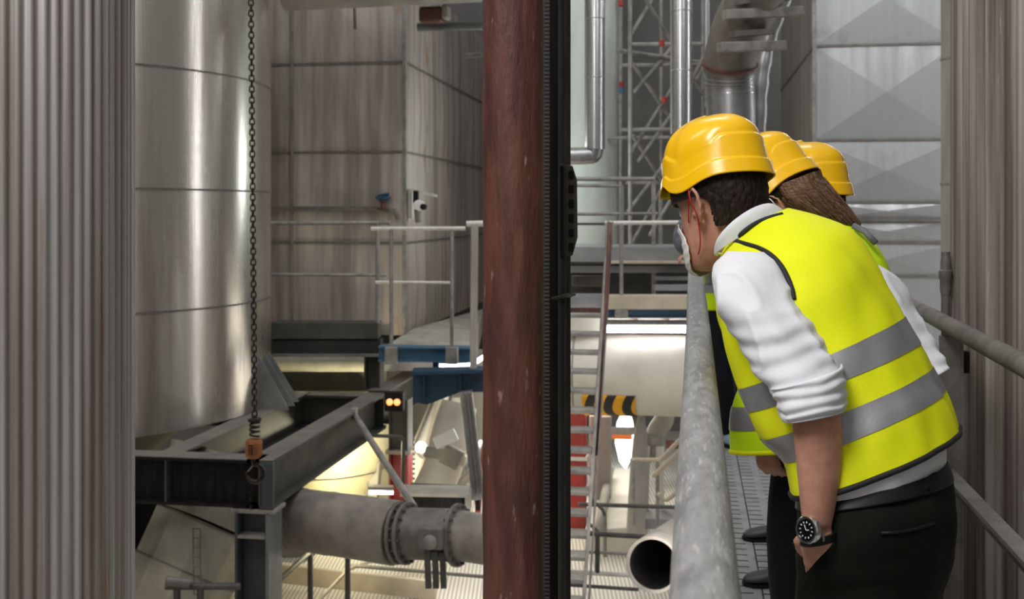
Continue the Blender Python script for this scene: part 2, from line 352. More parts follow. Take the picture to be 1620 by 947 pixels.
# ---- right-hand rail
rr = thing('guard_rail', 'dusty brown tubular rail with flat lower bar at the right edge', 'railing', P(1500, 900, 3.2))
B().tube([P(1760, 660, 1.75), P(1621, 578, 2.37), P(1500, 514, 3.2), P(1440, 482, 4.0), P(1405, 464, 4.7)], [.0245]*5, 22).build('top_tube', 'galv_d', rr, smooth=True)
B().beam(P(1660, 918, 2.15), P(1496, 744, 3.2), .042, .012, UP).build('flat_bar', 'rail', rr, bev=.001)
B().beam(P(1661, 937, 2.15), P(1497, 757, 3.2), .006, .03, UP).build('flat_bar_flange', 'galv_d', rr)
a, c = P(1503, 530, 3.22), P(1503, 1010, 3.22)
b_ = B().beam((a.x, a.y, 0.0), a, .062, .008, FW); b_.beam((a.x+.03, a.y+.025, 0), (a.x+.03, a.y+.025, a.z), .008, .05, FW); b_.build('post', 'galv_d', rr, bev=.002)
B().box(P(1524, 572, 3.25), (.03, .03, .062)).build('bracket', 'black', rr, bev=.003)

# ---- vertical stub pipe with a coupling behind the right rail
t = thing('stub_pipe', 'thin brown vertical pipe with screwed coupling behind the right rail', 'pipe', P(1496, 640, 3.6))
p0, p1 = P(1496, 640, 3.6), P(1496, 398, 3.6)
hh = (p1-p0).z
B().lathe(p0, UP, [(.0135, 0), (.0135, hh)], 20).build('tube', 'galv_d', t, smooth='auto')
B().lathe(p0+UP*(hh-.09), UP, [(.014, -.05), (.0175, -.03), (.0175, 0), (.0205, .005), (.0205, .03), (.016, .034), (.016, .06), (.0135, .075)], 20).build('coupling', 'galv_d', t, smooth='auto')

# ---- corrugated round clad columns
def ribbed(cx, d, r, pitch, z0, z1, amp, seed):
    c = P(cx, 335, d); n = int(round(2*pi*r/pitch)); seg = n*8; rnd = random.Random(seed)
    jit = [rnd.uniform(.75, 1.25) for _ in range(n)]
    def fn(q, a, h):
        k = a/(2*pi)*n; i = int(k) % n
        return q+amp*jit[i]*(math.cos((k-int(k))*2*pi)*-.5+.5)**.8
    b = B(); prof = [(r, z0), (r, (z0+z1)/2), (r, z1)]
    b.lathe((c.x, c.y, 0), UP, prof, seg, fn=fn)
    return b, Vector((c.x, c.y, 0))
b, c = ribbed(-32, 3.3, .418, .0335, FL, 5.5, .010, 3)
o = b.build('ribbed_column', 'clad_old', loc=(c.x, c.y, FL), smooth=True)
tag(o, 'round column clad in rust-streaked corrugated sheet at the left edge', 'column', 'corrugated round columns')
b, c = ribbed(1674, 3.55, .305, .034, FL, 5.5, .010, 5)
o = b.build('ribbed_column', 'clad_right', loc=(c.x, c.y, FL), smooth=True)
tag(o, 'corrugated sheet column with whitish streaks at the right edge', 'column', 'corrugated round columns')
# plain vertical pipe between the right tower and the right column
c = P(1528, 335, 7.0); t = thing('vertical_pipe', 'smooth beige vertical pipe beside the right corrugated column', 'pipe', (c.x, c.y, FL))
B().lathe((c.x, c.y, 0), UP, [(.145, FL), (.145, 5)], 40).build('shell', 'tan', t, smooth='auto')
for py in (93, 290):
    z = P(1528, py, 7).z; B().lathe((c.x, c.y, z), UP, [(.146, -.012), (.149, 0), (.146, .012)], 40, cap=False).build('seam', 'rail', t, smooth=True)

# ---- big steel tank, left
c = P(61, 335, 11.0); R = 2.2
t = thing('steel_tank', 'large cylindrical brushed steel tank with horizontal seams above dark beams', 'tank', (c.x, c.y, H-1.78))
seams = [P(200, y, 9.42).z for y in (102, 298, 495, 691)]
zs = [seams[3], seams[2], seams[1], seams[0], seams[0]+.98, seams[0]+1.96, seams[0]+2.9]
for i in range(len(zs)-1):
    B().lathe((c.x, c.y, 0), UP, [(R-.02, zs[i]+.002), (R, zs[i]+.006), (R, (zs[i]+zs[i+1])/2), (R, zs[i+1]-.006), (R-.02, zs[i+1]-.002)], 160, cap=(i == 0)).build('shell_ring', 'tank', t, smooth='auto')
for z in zs[1:-1]:
    B().lathe((c.x, c.y, z), UP, [(R-.015, -.012), (R+.008, -.009), (R+.010, 0), (R-.015, .004)], 160, cap=False).build('seam', 'lag_d', t, smooth='auto')
B().lathe((c.x, c.y, 0), UP, [(.5, FL+.02), (.55, FL+.5), (1.15, zs[0]-.42), (1.5, zs[0]-.12), (2.0, zs[0]-.02)], 64).build('darkening_cone', 'olive_d', t, smooth='auto')  # cone added in dark olive to darken the space under the tank
for an in (61, 66, 71.5):   # radial gusset fins at the foot
    dv = (-FW*cos(radians(an))+RT*sin(radians(an))); dv = Matrix.Rotation(math.atan2(61-810, F)*-1, 3, 'Z') @ dv; tv_ = Vector((-dv.y, dv.x, 0))*.008
    s0 = Vector((c.x, c.y, zs[0]+.0))+dv*(R-.01); tri = [s0, s0+dv*.30, s0+dv*.26+UP*.08, s0+UP*.52]
    B().add([v-tv_ for v in tri]+[v+tv_ for v in tri], [(0, 1, 2, 3), (7, 6, 5, 4), (0, 4, 5, 1), (1, 5, 6, 2), (2, 6, 7, 3), (3, 7, 4, 0)]).build('gusset_fin', 'column_l', t)

# ---- support frame below the tank
A = P(418, 722, 8.65); zt = A.z
def hb(t, a, b_, wd, ht, name, m, top='beam_top'):
    """H-section beam: web and flanges"""
    o = B().hbeam(a, b_, wd, ht, .022, .014).build(name, m, t)
    d = (Vector(b_)-Vector(a)).normalized(); up = UP
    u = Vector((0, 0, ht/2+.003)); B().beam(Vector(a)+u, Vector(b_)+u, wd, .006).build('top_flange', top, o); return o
t = thing('beam_frame', 'dark dusty steel beam frame carrying the large tank', 'steel frame', (A.x, A.y, FL))
hz = zt-.19
hb(t, (A.x-.0, A.y, hz), (A.x-4, A.y, hz), .20, .36, 'front_beam', 'black')
hb(t, (A.x, A.y-.1, hz), (A.x, A.y+3.15, hz), .20, .36, 'side_beam', 'beam_side')
hb(t, (A.x-.78, A.y+.1, hz), (A.x-.78, A.y+3.1, hz), .18, .36, 'inner_beam', 'beam')
hb(t, (A.x+.1, A.y+3.05, hz), (A.x-4, A.y+3.05, hz), .20, .34, 'rear_beam', 'beam')
hb(t, (A.x+.02, A.y+3.15, hz+.03), (A.x+.02, A.y+6.2, hz+.03), .22, .34, 'long_beam', 'beam')
B().box2((A.x+.02, A.y-.115, hz-.18), (A.x+.11, A.y-.06, hz+.17)).build('end_plate', 'column', t, bev=.004)
b = B()
for k in range(6): b.lathe((A.x-.06, A.y-.11, hz-.16+.055*k), (0, -1, 0), [(.017, 0), (.017, .02)], 6)
b.build('bolt_row', 'black', t)
for dx in (-.75, -1.6): B().box2((A.x+dx-.006, A.y-.10, hz-.16), (A.x+dx+.006, A.y, hz+.16)).build('stiffener', 'blackgrey', t)
B().box2((A.x-.22, A.y-.12, hz-.215), (A.x+.12, A.y+.14, hz-.185)).build('cap_plate', 'rail', t, bev=.003)
b = B().hbeam((A.x-.05, A.y, FL), (A.x-.05, A.y, hz-.21), .27, .26, .02, .014, Vector((1, 0, 0))); b.build('post', 'column', t)
B().box2((A.x+.065, A.y-.14, FL), (A.x+.09, A.y+.14, hz-.215)).build('post_flange', 'column_l', t)
B().box2((A.x-.17, A.y-.13, hz-.40), (A.x+.07, A.y-.0, hz-.38)).build('stiffener', 'rail', t)
pa, pb = P(560, 655, 10.7), P(655, 802, 9.2)
B().tube([pa, pb], .03, 14).build('brace_rod', 'rail', t, smooth='auto')
B().box(pa, (.05, .1, .12)).build('brace_lug', 'rail', t, bev=.004)
q = P(592, 590, 12.0)
# orange lamp at the end of the long beam
q = P(622, 636, 11.3); t = thing('warning_lamp', 'small glowing orange lamp on the end of the dark beam', 'lamp', q)
B().box(q+Vector((0, .06, 0)), (.19, .1, .19)).build('housing', 'black', t, bev=.01)
for k in (-.038, .038): B().lathe(q+Vector((k, .012, 0)), (0, -1, 0), [(.034, 0), (.034, .01), (.022, .028)], 16).build('bulb', 'lamp_o', t, smooth='auto')

# upper dark crossbeam, its post, and the yellow-lit pipe behind
t = thing('crossbeam', 'dark grey crossbeam in front of the left duct tower', 'beam', P(515, 540, 12))
B().beam(P(434, 521, 12.0), P(601, 521, 12.0), .3, .17).build('upper_channel', 'beam_side', t, bev=.008)
B().beam(P(434, 548, 12.0), P(604, 548, 12.0), .26, .17).build('lower_channel', 'beam', t, bev=.008)
B().beam(P(430, 580, 12.8), P(612, 580, 12.8), .04, .52).build('back_plate', 'olive_d', t)
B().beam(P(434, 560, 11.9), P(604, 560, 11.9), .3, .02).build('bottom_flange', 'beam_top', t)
q = P(592, 562, 12.0); q2 = P(592, 614, 12.0); B().hbeam(q2, q, .17, .17, .02, .012, Vector((1, 0, 0))).build('post', 'beam_side', t)
o = B().tube([P(400, 575, 12.6), P(578, 575, 12.6)], .09, 24).build('lagged_pipe', 'olive', smooth='auto'); tag(o, 'yellow-lit horizontal pipe under the dark crossbeam', 'pipe')
point('pipe_lamp', P(480, 606, 12.0), .4, (1, .9, .5), .05)

# ---- chain hoist
hd = 6.0
t = thing('chain_hoist', 'black hoist chain with orange block and hook before the steel tank', 'hoist', P(403, 765, hd))
b = B(); p0, p1 = P(396.5, -60, hd), P(403, 668, hd); pitch = .0285; n = int((p1-p0).length/pitch); ax = (p1-p0).normalized()
for i in range(n):
    c = p0+ax*((i+.5)*pitch); s_ = Vector((1, 0, 0)) if i % 2 else Vector((.35, .94, 0)); s_ = Matrix.Rotation(.5, 3, 'Z') @ s_
    lp = []
    for k in range(10):
        a = 2*pi*k/10; lp.append(c+s_*(.0125*cos(a))+ax*(.0135*sin(a)+math.copysign(.006, sin(a))))
    b.tube(lp, .0042, 6, closed=True)
ch = b.build('chain', 'chain', t, smooth=True); ch['kind'] = 'stuff'
q = P(403, 690, hd); b = B()
lp = [q+Vector((cos(k*.5)*.024, sin(k*.5)*.024, .075-k*.0026*.75)) for k in range(0, 42)]
b.tube(lp, .0065, 8); b.build('buffer_spring', 'chain', t, smooth=True)
B().lathe(q, UP, [(.03, .078), (.036, .082), (.036, .094), (.02, .1)], 20).build('spring_cap', 'chain', t, smooth='auto')
q = P(401.5, 708.5, hd)
B().lathe(q, UP, [(.026, -.054), (.044, -.040), (.048, -.030), (.048, .028), (.040, .045), (.022, .05)], 8).build('hook_block', 'orange', t, bev=.003)
b = B(); b.box(q+Vector((0, -.0475, 0)), (.020, .004, .05))
b.build('marking_plate', 'piping', t)
b = B()
for k in range(4): b.box(q+Vector((.002*(k % 2), -.0505, -.017+k*.011)), (.010, .002, .005))
b.build('marking', 'orange', t)
q = P(403, 748, hd); hp = []
for k in range(26):
    a = radians(115-k*11.8); hp.append(q+Vector((cos(a)*.042, 0, sin(a)*.042)))
shank = [P(401, 722, hd), P(400, 730, hd)]
hk = smoothpts(shank+[q+Vector((-.006, 0, .052))], 3)[:-1]+[q+Vector((cos(radians(a))*.047, 0, sin(radians(a))*.047)) for a in range(92, -186, -12)]
rr_ = [.013]*3+[.009+.004*sin(i/len(hk)*pi) if i < len(hk)*.8 else .010*(1-(i/len(hk)-.8)*3.2) for i in range(3, len(hk))]
B().tube(hk, rr_, 12).build('hook', 'chain', t, smooth=True)
B().tube([q+Vector((-.012, .002, .038)), q+Vector((-.040, .002, .006))], .004, 6).build('safety_latch', 'rail', t)

# ---- duct towers with cross-broken cladding panels
def panel(b, o_, ux, uz, wd, ht, bulge, nrm):
    cs = [o_, o_+ux*wd, o_+ux*wd+uz*ht, o_+uz*ht]; c = o_+ux*wd/2+uz*ht/2+nrm*bulge
    b.add(cs+[c], [(0, 1, 4), (1, 2, 4), (2, 3, 4), (3, 0, 4)])
def tower(t, x0, x1, y0, y1, zs, side, mf, ms, seam, pw=1.0):
    """front face at y0 from x0 to x1; side face at x=side"""
    for i in range(len(zs)-1):
        z0, z1 = zs[i], zs[i+1]; b = B(); n = max(1, round((x1-x0)/pw))
        for k in range(n):
            panel(b, Vector((x0+(x1-x0)*k/n, y0, z0)), Vector((1, 0, 0)), UP, (x1-x0)/n, z1-z0, random.uniform(.018, .04), Vector((0, -1, 0)))
        b.build('front_panel', mf, t)
        b = B(); n = max(1, round((y1-y0)/pw)); sgn = 1 if side == x1 else -1
        for k in range(n):
            panel(b, Vector((side, y0+(y1-y0)*k/n, z0)), Vector((0, 1, 0)), UP, (y1-y0)/n, z1-z0, random.uniform(.012, .03), Vector((sgn, 0, 0)))
        b.build('side_panel', ms, t)
    B().box2((x0+.02, y0+.02, zs[0]), (x1-.02, y1, zs[-1])).build('core', ms, t)
    for z in zs[1:-1]:
        b = B(); b.box2((x0-.015, y0-.018, z-.012), (x1+.015, y0+.01, z+.012)); b.box2((side-.015, y0-.018, z-.012), (side+.015, y1, z+.012)); b.build('seam_strip', seam, t)
    c0 = side; B().box2((c0-.02, y0-.02, zs[0]), (c0+.02, y0+.02, zs[-1])).build('corner_trim', 'rail', t)
cl = P(640, 335, 12.9); z = lambda py, d: P(0, py, d).z
t = thing('duct_tower', 'square brown-stained sheet clad duct tower left of the red pipe', 'duct', (cl.x-1, cl.y, z(515, 12.9)))
tower(t, cl.x-2.6, cl.x, cl.y, cl.y+6.2, [z(530, 12.9), z(384, 12.9), z(240, 12.9), z(98, 12.9), z(-45, 12.9)], cl.x, 'tower', 'tower', 'lag_d', 1.3)
for py, r_ in ((330, .03),):
    B().tube([(cl.x-2.0, cl.y-.06, z(330, 12.9)), (cl.x-.32, cl.y-.06, z(330, 12.9)), (cl.x-.1, cl.y-.06, z(334, 12.9)), (cl.x-.06, cl.y-.04, z(346, 12.9))], .028, 10).build('edge_pipe', 'lag_d', t, smooth='auto')
B().box2((cl.x-1.335, cl.y-.035, z(512, 12.9)), (cl.x-1.31, cl.y-.01, z(-40, 12.9))).build('vertical_strip', 'rail', t)
crr = P(1288, 335, 12.3)
t = thing('duct_tower', 'pale grey sheet clad duct tower behind the yellow helmets', 'duct', (crr.x+1, crr.y, z(700, 12.3)))
tower(t, crr.x, crr.x+3.0, crr.y, crr.y+4.5, [FL, z(580, 12.3), z(435, 12.3), z(383, 12.3), z(347, 12.3), z(320, 12.3), z(222, 12.3), z(73, 12.3), z(-75, 12.3)], crr.x, 'tower_light', 'tower_side', 'lag_d', 1.45)
o = B().box2((crr.x-.002, crr.y-.05, z(348, 12.3)-.012), (crr.x+3, crr.y-.0, z(348, 12.3)+.012)).build('ledge', 'lag_d', t)
q = P(1462, 417, 12.2); B().lathe(q+Vector((-.13, 0, 0)), (1, 0, 0), [(.0, 0), (.018, .01), (.018, .28), (0, .29)], 12).build('slot_handle', 'black', t, smooth='auto')
# sloping hopper top at the foot of the left tower
q = [P(600, 548, 12.4), P(742, 548, 12.4), P(742, 500, 15.2), P(640, 518, 13.0)]
b = B(); a0 = [P(604, 550, 12.3), P(750, 550, 12.3), P(765, 488, 15.8), P(655, 519, 13.2)]; b.add(a0+[v-Vector((0, 0, .25)) for v in a0], [(0, 1, 2, 3), (7, 6, 5, 4), (0, 4, 5, 1), (1, 5, 6, 2), (2, 6, 7, 3), (3, 7, 4, 0)])
o = b.build('hopper_roof', 'tan'); tag(o, 'dusty pale sloping hopper top at the foot of the left tower', 'hopper')

# horizontal duct across the top left
t = thing('horizontal_duct', 'dusty tan horizontal duct crossing above the left tower', 'duct', P(600, -20, 11.5))
B().tube([P(447, -46, 11.5), P(800, -62, 11.5)], .40, 36).build('shell', 'tan', t, smooth='auto')
b = B().tube([P(660, 43, 12.0), P(790, 40, 12.0)], .045, 14); b.build('side_pipe', 'column_l', t, smooth='auto')
B().box(P(684, 24, 11.8), (.25, .2, .16)).build('support_block', 'rust', t, bev=.03)
B().box(P(706, 20, 11.75), (.06, .2, .14)).build('clamp', 'tan', t, bev=.02)
B().tube([P(561, 10, 12.4), P(562, 46, 12.4)], .018, 8).build('drain_pipe', 'lag_d', t)

# valves and bracket panel on the left tower
q = P(606, 325, 12.84); t = thing('blue_valve', 'small blue hand valve on the left tower pipe', 'valve', q)
B().lathe(q, UP, [(.07, -.05), (.07, -.03), (.03, -.02), (.025, .04), (.045, .045), (.045, .06)], 16).build('valve_body', 'rust', t, smooth='auto')
B().lathe(q+Vector((0, 0, .08)), UP, [(.02, -.03), (.075, 0), (.08, .02), (.03, .03)], 12, fn=lambda r, a, h: r*(1+.15*cos(6*a))).build('hand_wheel', 'bluevalve', t, smooth='auto')
B().tube([q+Vector((-.06, 0, .11)), q+Vector((.07, 0, .13))], .018, 8).build('lever', 'bluevalve', t)
q = P(663, 335, 12.8); t = thing('instrument_bracket', 'small white bracket frame with black gauge on the left tower corner', 'instrument', q)
b = B(); b.box(P(650, 322, 13.0), (.05, .08, .34)); b.beam(P(650, 300, 12.92), P(692, 310, 12.92), .03, .03); b.build('frame', 'rail_w', t)
B().box(P(658, 312, 12.86), (.06, .05, .15)).build('black_box', 'black', t, bev=.01)
B().lathe(P(664, 325, 12.86), (0, -1, 0), [(.06, 0), (.065, .05), (.05, .06)], 20).build('gauge', 'white', t, smooth='auto')
B().lathe(P(671, 327, 12.80), (0, -1, 0), [(.035, 0), (.035, .06)], 14).build('knob', 'black', t, smooth='auto')
b = B(); b.tube([P(660, 330, 12.84), P(662, 352, 12.84)], .035, 10); b.tube([P(655, 322, 12.84), P(668, 332, 12.84)], .022, 8); b.build('stem', 'lag_d', t)
for q0 in ((741, 85),):
    b = B().tube([P(738, 88, 13.2), P(765, 86, 13.0)], .03, 8); b.build('bracket_arm', 'lag_d', t)

# ---- railings on the left platform
def railing(label, d, tops, mids, posts, m, r=.022, base=None, group='platform railings'):
    px0, py0 = tops[0]; t = thing('railing', label, 'railing', P(posts[0][0] if posts else px0, (posts[0][2] if posts else py0), d), group)
    B().tube([P(x, y, d) for x, y in tops], r, 12).build('top_rail', m, t, smooth='auto')
    for a, c in mids: B().tube([P(*a, d+.01), P(*c, d+.01)], r*.8, 10).build('mid_rail', m, t, smooth='auto')
    for x, ya, yb in posts:
        B().tube([P(x, yb, d), P(x, ya, d)], r*.95, 10).build('post', 'rail', t, smooth='auto')
        if base: B().box(P(x, yb+2, d-.03), (.12, .06, base)).build('base_plate', 'rail', t, bev=.006)
    return t
railing('grey railing in front of the left tower above the dark crossbeam', 11.9, [(428, 353), (617, 352)], [((430, 434), (611, 435))], [(597.5, 352, 512)], 'rail', .022)
railing('pale-topped railing standing on the upper blue girder', 11.3, [(587, 361.5), (736, 361)], [((594, 446), (712, 447))], [(619, 361, 560), (715, 361, 560)], 'rail_w', .02, .17)
t = thing('steel_post', 'thick tan post between the blue girder and the red pipe', 'post', P(750, 562, 10.8))
B().beam(P(749, 584, 10.95), P(751, 352, 10.95), .07, .07, FW).build('shaft', 'tan', t, bev=.01)
B().tube([P(738, 354, 10.7), P(775, 353, 10.7)], .028, 12).build('top_tube', 'rail_w', t, smooth='auto')
t = thing('blue_girder', 'faded blue upper girder carrying the pale railing', 'girder', P(672, 570, 11.4))
B().hbeam(P(600, 558, 11.5), P(744, 560, 11.5), .2, .15, .015, .08).build('beam', 'bluebeam', t)
B().beam(P(690, 568, 11.5), P(690, 592, 11.5), .06, .1, FW).build('hanger', 'bluedark', t)
t = thing('dark_blue_girder', 'dark blue haunched girder below the white tube lamps', 'girder', P(655, 635, 11.0))
a = [P(653, 590, 11.0), P(768, 586, 11.0), P(768, 620, 11.0), P(728, 620, 11.0), P(675, 640, 11.0), P(653, 636, 11.0)]
b = B(); n_ = len(a); b.add(a+[q+Vector((0, .25, 0)) for q in a], [tuple(range(n_))[::-1], tuple(range(n_, 2*n_))]+[(i, (i+1) % n_, n_+(i+1) % n_, n_+i) for i in range(n_)]); b.build('web', 'bluedark', t, bev=.006)
B().beam(P(653, 587, 10.95), P(768, 584, 10.95), .3, .03).build('top_flange', 'bluedark', t)
for x in (671, 728): B().beam(P(x, 590, 10.97), P(x, 632 if x < 700 else 618, 10.97), .02, .06, FW).build('stiffener', 'bluedark', t)
def tubelamp(label, a, c, group='white tube lamps', r=.04):
    t = thing('tube_lamp', label, 'lamp', (a+c)/2, group)
    B().tube([a, c], r, 12).build('tube', 'lamp', t, smooth='auto')
    u = UP*(r+.03); B().beam(a+u, c+u, .1, .035).build('housing', 'rail', t)
tubelamp('bright white tube lamp above the dark blue girder', P(692, 581, 11.8), P(738, 580, 11.8), r=.035)
tubelamp('slanting white tube lamp beside the red pipe', P(740, 579, 11.8), P(764, 564, 11.9), r=.03)
tubelamp('long white tube lamp above the cream cylinder', P(959, 520, 10.6), P(1088, 520.5, 10.6), r=.034)
tubelamp('short white tube lamp behind the step ladder', P(900, 516, 11), P(914, 517, 11), r=.02)

# ---- lower left: big lagged pipe with flanges
t = thing('lagged_pipe', 'large grey-brown lagged pipe with flanged joint low at the left', 'pipe', P(560, 830, 9))
def seg(name, pts, rs, m, n=40):
    return B().tube(pts, rs, n).build(name, m, t, smooth='auto')
seg('lagging', smoothpts([P(380, 800, 9.8), P(470, 820, 9.25), P(550, 831, 9.0), P(628, 843, 8.8)], 5), .245, 'lag')
for px, py, dd in ((470, 820, 9.25), (520, 827, 9.1)):
    a_, c_ = P(px, py, dd), P(px+6, py+1.0, dd-.015); B().tube([a_, c_], .249, 40).build('lagging_seam', 'lag_d', t, smooth='auto')
seg('neck', [P(628, 843, 8.8), P(660, 843, 8.75)], .19, 'lag_d')
seg('valve_body', [P(642, 843, 8.78), P(724, 846, 8.65)], .195, 'lag_d')
seg('outlet', [P(724, 846, 8.65), P(860, 866, 8.3)], .185, 'lag')
for px in (630, 642, 722):
    py = 843+(px-642)*.035; a_, c_ = P(px, py, 8.78-(px-642)*.0016), P(px+5, py+.2, 8.77-(px-642)*.0016)
    f_ = B().tube([a_, c_], .235, 40).build('flange', 'lag_d', t, smooth='auto')
    ax = (c_-a_).normalized(); x_ = ax.cross(UP).normalized(); y_ = ax.cross(x_)
    for k in range(16):
        a = 2*pi*k/16; B().lathe(a_-ax*.02+(x_*cos(a)+y_*sin(a))*.213, ax, [(.012, 0), (.012, .07)], 6).build('bolt', 'rail_d', f_)
q = P(682, 850, 8.42); B().box(q, (.18, .08, .16)).build('actuator_box', 'lag_d', t, bev=.01)
B().lathe(q+Vector((-.0, -.03, -.02)), (0, -1, 0), [(.055, 0), (.055, .03), (.02, .05)], 18).build('actuator_knob', 'rail', t, smooth='auto')
for x in (676, 688, 700): B().beam(P(x, 872, 8.5), P(x+2, 925+(x % 3)*4, 8.5), .045, .05, FW).build('hanging_strap', 'rail_d', t)

# cone hopper below the tank
t = thing('cone_hopper', 'dusty tan cone hopper below the front beam', 'hopper', P(270, 1000, 9.6))
a0, a1, a2 = P(372, 740, 9.8), P(330, 830, 9.6), P(228, 1040, 9.2)
B().tube([a0, a1], [.60, .47], 48).build('upper_shell', 'olive', t, smooth='auto')
B().tube([a1, a2], [.47, .42], 10).build('lower_shell', 'olive', t)
for k in (.0, .35, .7):
    q = a1.lerp(a2, k); q2 = a1.lerp(a2, k+.012); B().tube([q, q2], [.475-.05*k]*2, 10).build('seam', 'lag_d', t)
b = B(); la, lb = P(311, 836, 8.9), P(313, 940, 8.9)
for s_ in (-.03, .03): b.tube([la+Vector((s_, 0, 0)), lb+Vector((s_, 0, 0))], .006, 6)
for k in range(8): q = la.lerp(lb, k/7); b.tube([q+Vector((-.03, 0, 0)), q+Vector((.03, 0, 0))], .005, 6)
b.build('cable_ladder', 'lag_d', t)
t = thing('railing', 'dark railing in front of the cone hopper', 'railing', P(322, 1000, 8.3))
B().tube([P(262, 927, 8.3), P(380, 927, 8.3)], .026, 12).build('top_rail', 'rail_d', t, smooth='auto')
for x in (280, 317): B().tube([P(x, 1010, 8.3), P(x, 927, 8.3)], .026, 12).build('post', 'rail_d', t, smooth='auto')
B().tube([P(262, 918, 8.2), P(300, 922, 8.25)], .035, 12).build('pipe_end', 'lag_d', t, smooth='auto')
o = B().box(P(238, 880, 11.0), (.9, .3, 1.6)).build('dark_backdrop', 'black'); tag(o, 'black panel added for the darkness behind the cone hopper', 'partition')  # added panel, its black stands for the dark space behind the hopper

# yellow-lit vessel and its lamp
c = P(508, 335, 13.2); t = thing('lit_vessel', 'round cream vessel lit bright yellow under the beam frame', 'vessel', (c.x, c.y, FL))
B().lathe((c.x, c.y, FL), UP, [(.80, 0), (.80, 1.44)], 48).build('shell', 'cream_y', t, smooth='auto')
B().lathe((c.x, c.y, P(0, 757, 12.4).z), UP, [(.81, -.012), (.82, 0), (.81, .012)], 48, cap=False).build('seam', 'tan', t)
q = P(548, 706, 12.1); point('vessel_lamp', q, 60, (1, .93, .62), .08)
tubelamp('small yellowish strip lamp above the big lagged pipe', P(584, 778, 11.4), P(622, 779, 11.4), r=.018)

# railings and kick board on the lower left platform
t = thing('railing', 'dark railing with pale handrails beyond the beam post', 'railing', P(491, 1010, 9.6))
B().tube([P(433, 925, 9.2), P(491, 872, 9.8), P(497, 868, 9.9)], .022, 10).build('top_rail', 'rail_d', t, smooth='auto')
for x, y in ((491, 872), (550, 866)): B().tube([P(x, 1000, 9.8), P(x, y, 9.8)], .024, 10).build('post', 'rail_d', t, smooth='auto')
B().tube([P(498, 956, 9.6), P(552, 900, 9.9), P(600, 882, 10.3), P(660, 876, 10.8)], .016, 10).build('pale_handrail', 'beige', t, smooth='auto')
B().tube([P(553, 894, 10.0), P(770, 912, 9.6)], .016, 10).build('mid_rail', 'rail', t, smooth='auto')
t = thing('railing', 'small cream handrail between hopper and beam post', 'railing', P(354, 947, 9.7))
B().tube([P(352, 858, 9.6), P(378, 842, 10.2)], .03, 10).build('top_rail', 'cream_y', t, smooth='auto')
B().tube([P(355, 960, 9.6), P(355, 858, 9.6)], .02, 10).build('post', 'rail_d', t, smooth='auto')
B().tube([P(356, 877, 9.7), P(378, 877, 9.7)], .018, 10).build('mid_rail', 'cream_y', t, smooth='auto')
t = thing('kick_board', 'long tan board along the edge of the lower left floor', 'board', P(560, 945, 10.2))
B().beam(P(433, 905, 10.5), P(690, 933, 10.1), .05, .17).build('board', 'beige', t, bev=.008)
B().beam(P(340, 912, 10.2), P(375, 918, 10.2), .05, .14).build('short_board', 'beige', t, bev=.008)
o = B().box(P(460, 862, 11.6), (.55, .5, .28), (Vector((.9, .3, .3)).normalized(), Vector((-.3, .95, 0)).normalized(), UP)).build('cable_box', 'lag_d', bev=.05); tag(o, 'dark rounded box behind the beam post low left', 'box')
b = B()
for k in range(7): b.beam(P(475+k*12, 858, 12.0), P(475+k*12, 895, 12.0), .05, .05, FW)
b.beam(P(470, 858, 12), P(552, 858, 12), .05, .05); b.beam(P(470, 895, 12), P(552, 895, 12), .05, .05)
o = b.build('slatted_guard', 'tan'); tag(o, 'small slatted guard panel under the big lagged pipe', 'guard')

point('platform_warm_fill', P(520, 856, 9.9), 9, (1, .88, .55), .1)  # unseen warm light added to brighten the kick board and floor
# red and dark column with curved conduit
q = P(634, 947, 11.8); t = thing('red_column', 'steel column, dark green above and red below, left of the cluttered duct area', 'column', (q.x, q.y, FL))
B().hbeam((q.x, q.y, FL), (q.x, q.y, z(716, 11.8)), .22, .2, .02, .016, Vector((1, 0, 0))).build('red_length', 'red', t)
B().hbeam((q.x-.0, q.y, z(716, 11.8)), (q.x, q.y, z(630, 11.8)), .22, .2, .02, .12, Vector((1, 0, 0))).build('green_length', 'olive_d', t)
B().box((q.x, q.y, z(712, 11.8)), (.26, .24, .04)).build('joint_plate', 'beige', t)
b = B()
for k in range(14): b.lathe((q.x+.17, q.y-.12, z(690, 11.8)-.05*k), (0, -1, 0), [(.014, 0), (.014, .02)], 6)
b.build('rivet_row', 'tan', t)
o = B().tube(smoothpts([P(584, 689, 11.2), P(625, 690, 11.2), P(637, 694, 11.2), P(638, 705, 11.2), P(637, 770, 11.2)], 4), .018, 8).build('conduit', 'rail_d', smooth=True); tag(o, 'thin dark bent conduit in front of the red column', 'conduit')
t = thing('open_box', 'dark open metal box with tan rim behind the flanged joint', 'box', P(690, 800, 10.6))
B().box(P(690, 788, 10.7), (.55, .3, .2)).build('box_body', 'black', t)
b = B(); b.beam(P(636, 775, 10.5), P(743, 777, 10.5), .34, .03); b.beam(P(741, 778, 10.5), P(741, 805, 10.5), .05, .3, FW); b.build('rim', 'tan', t)

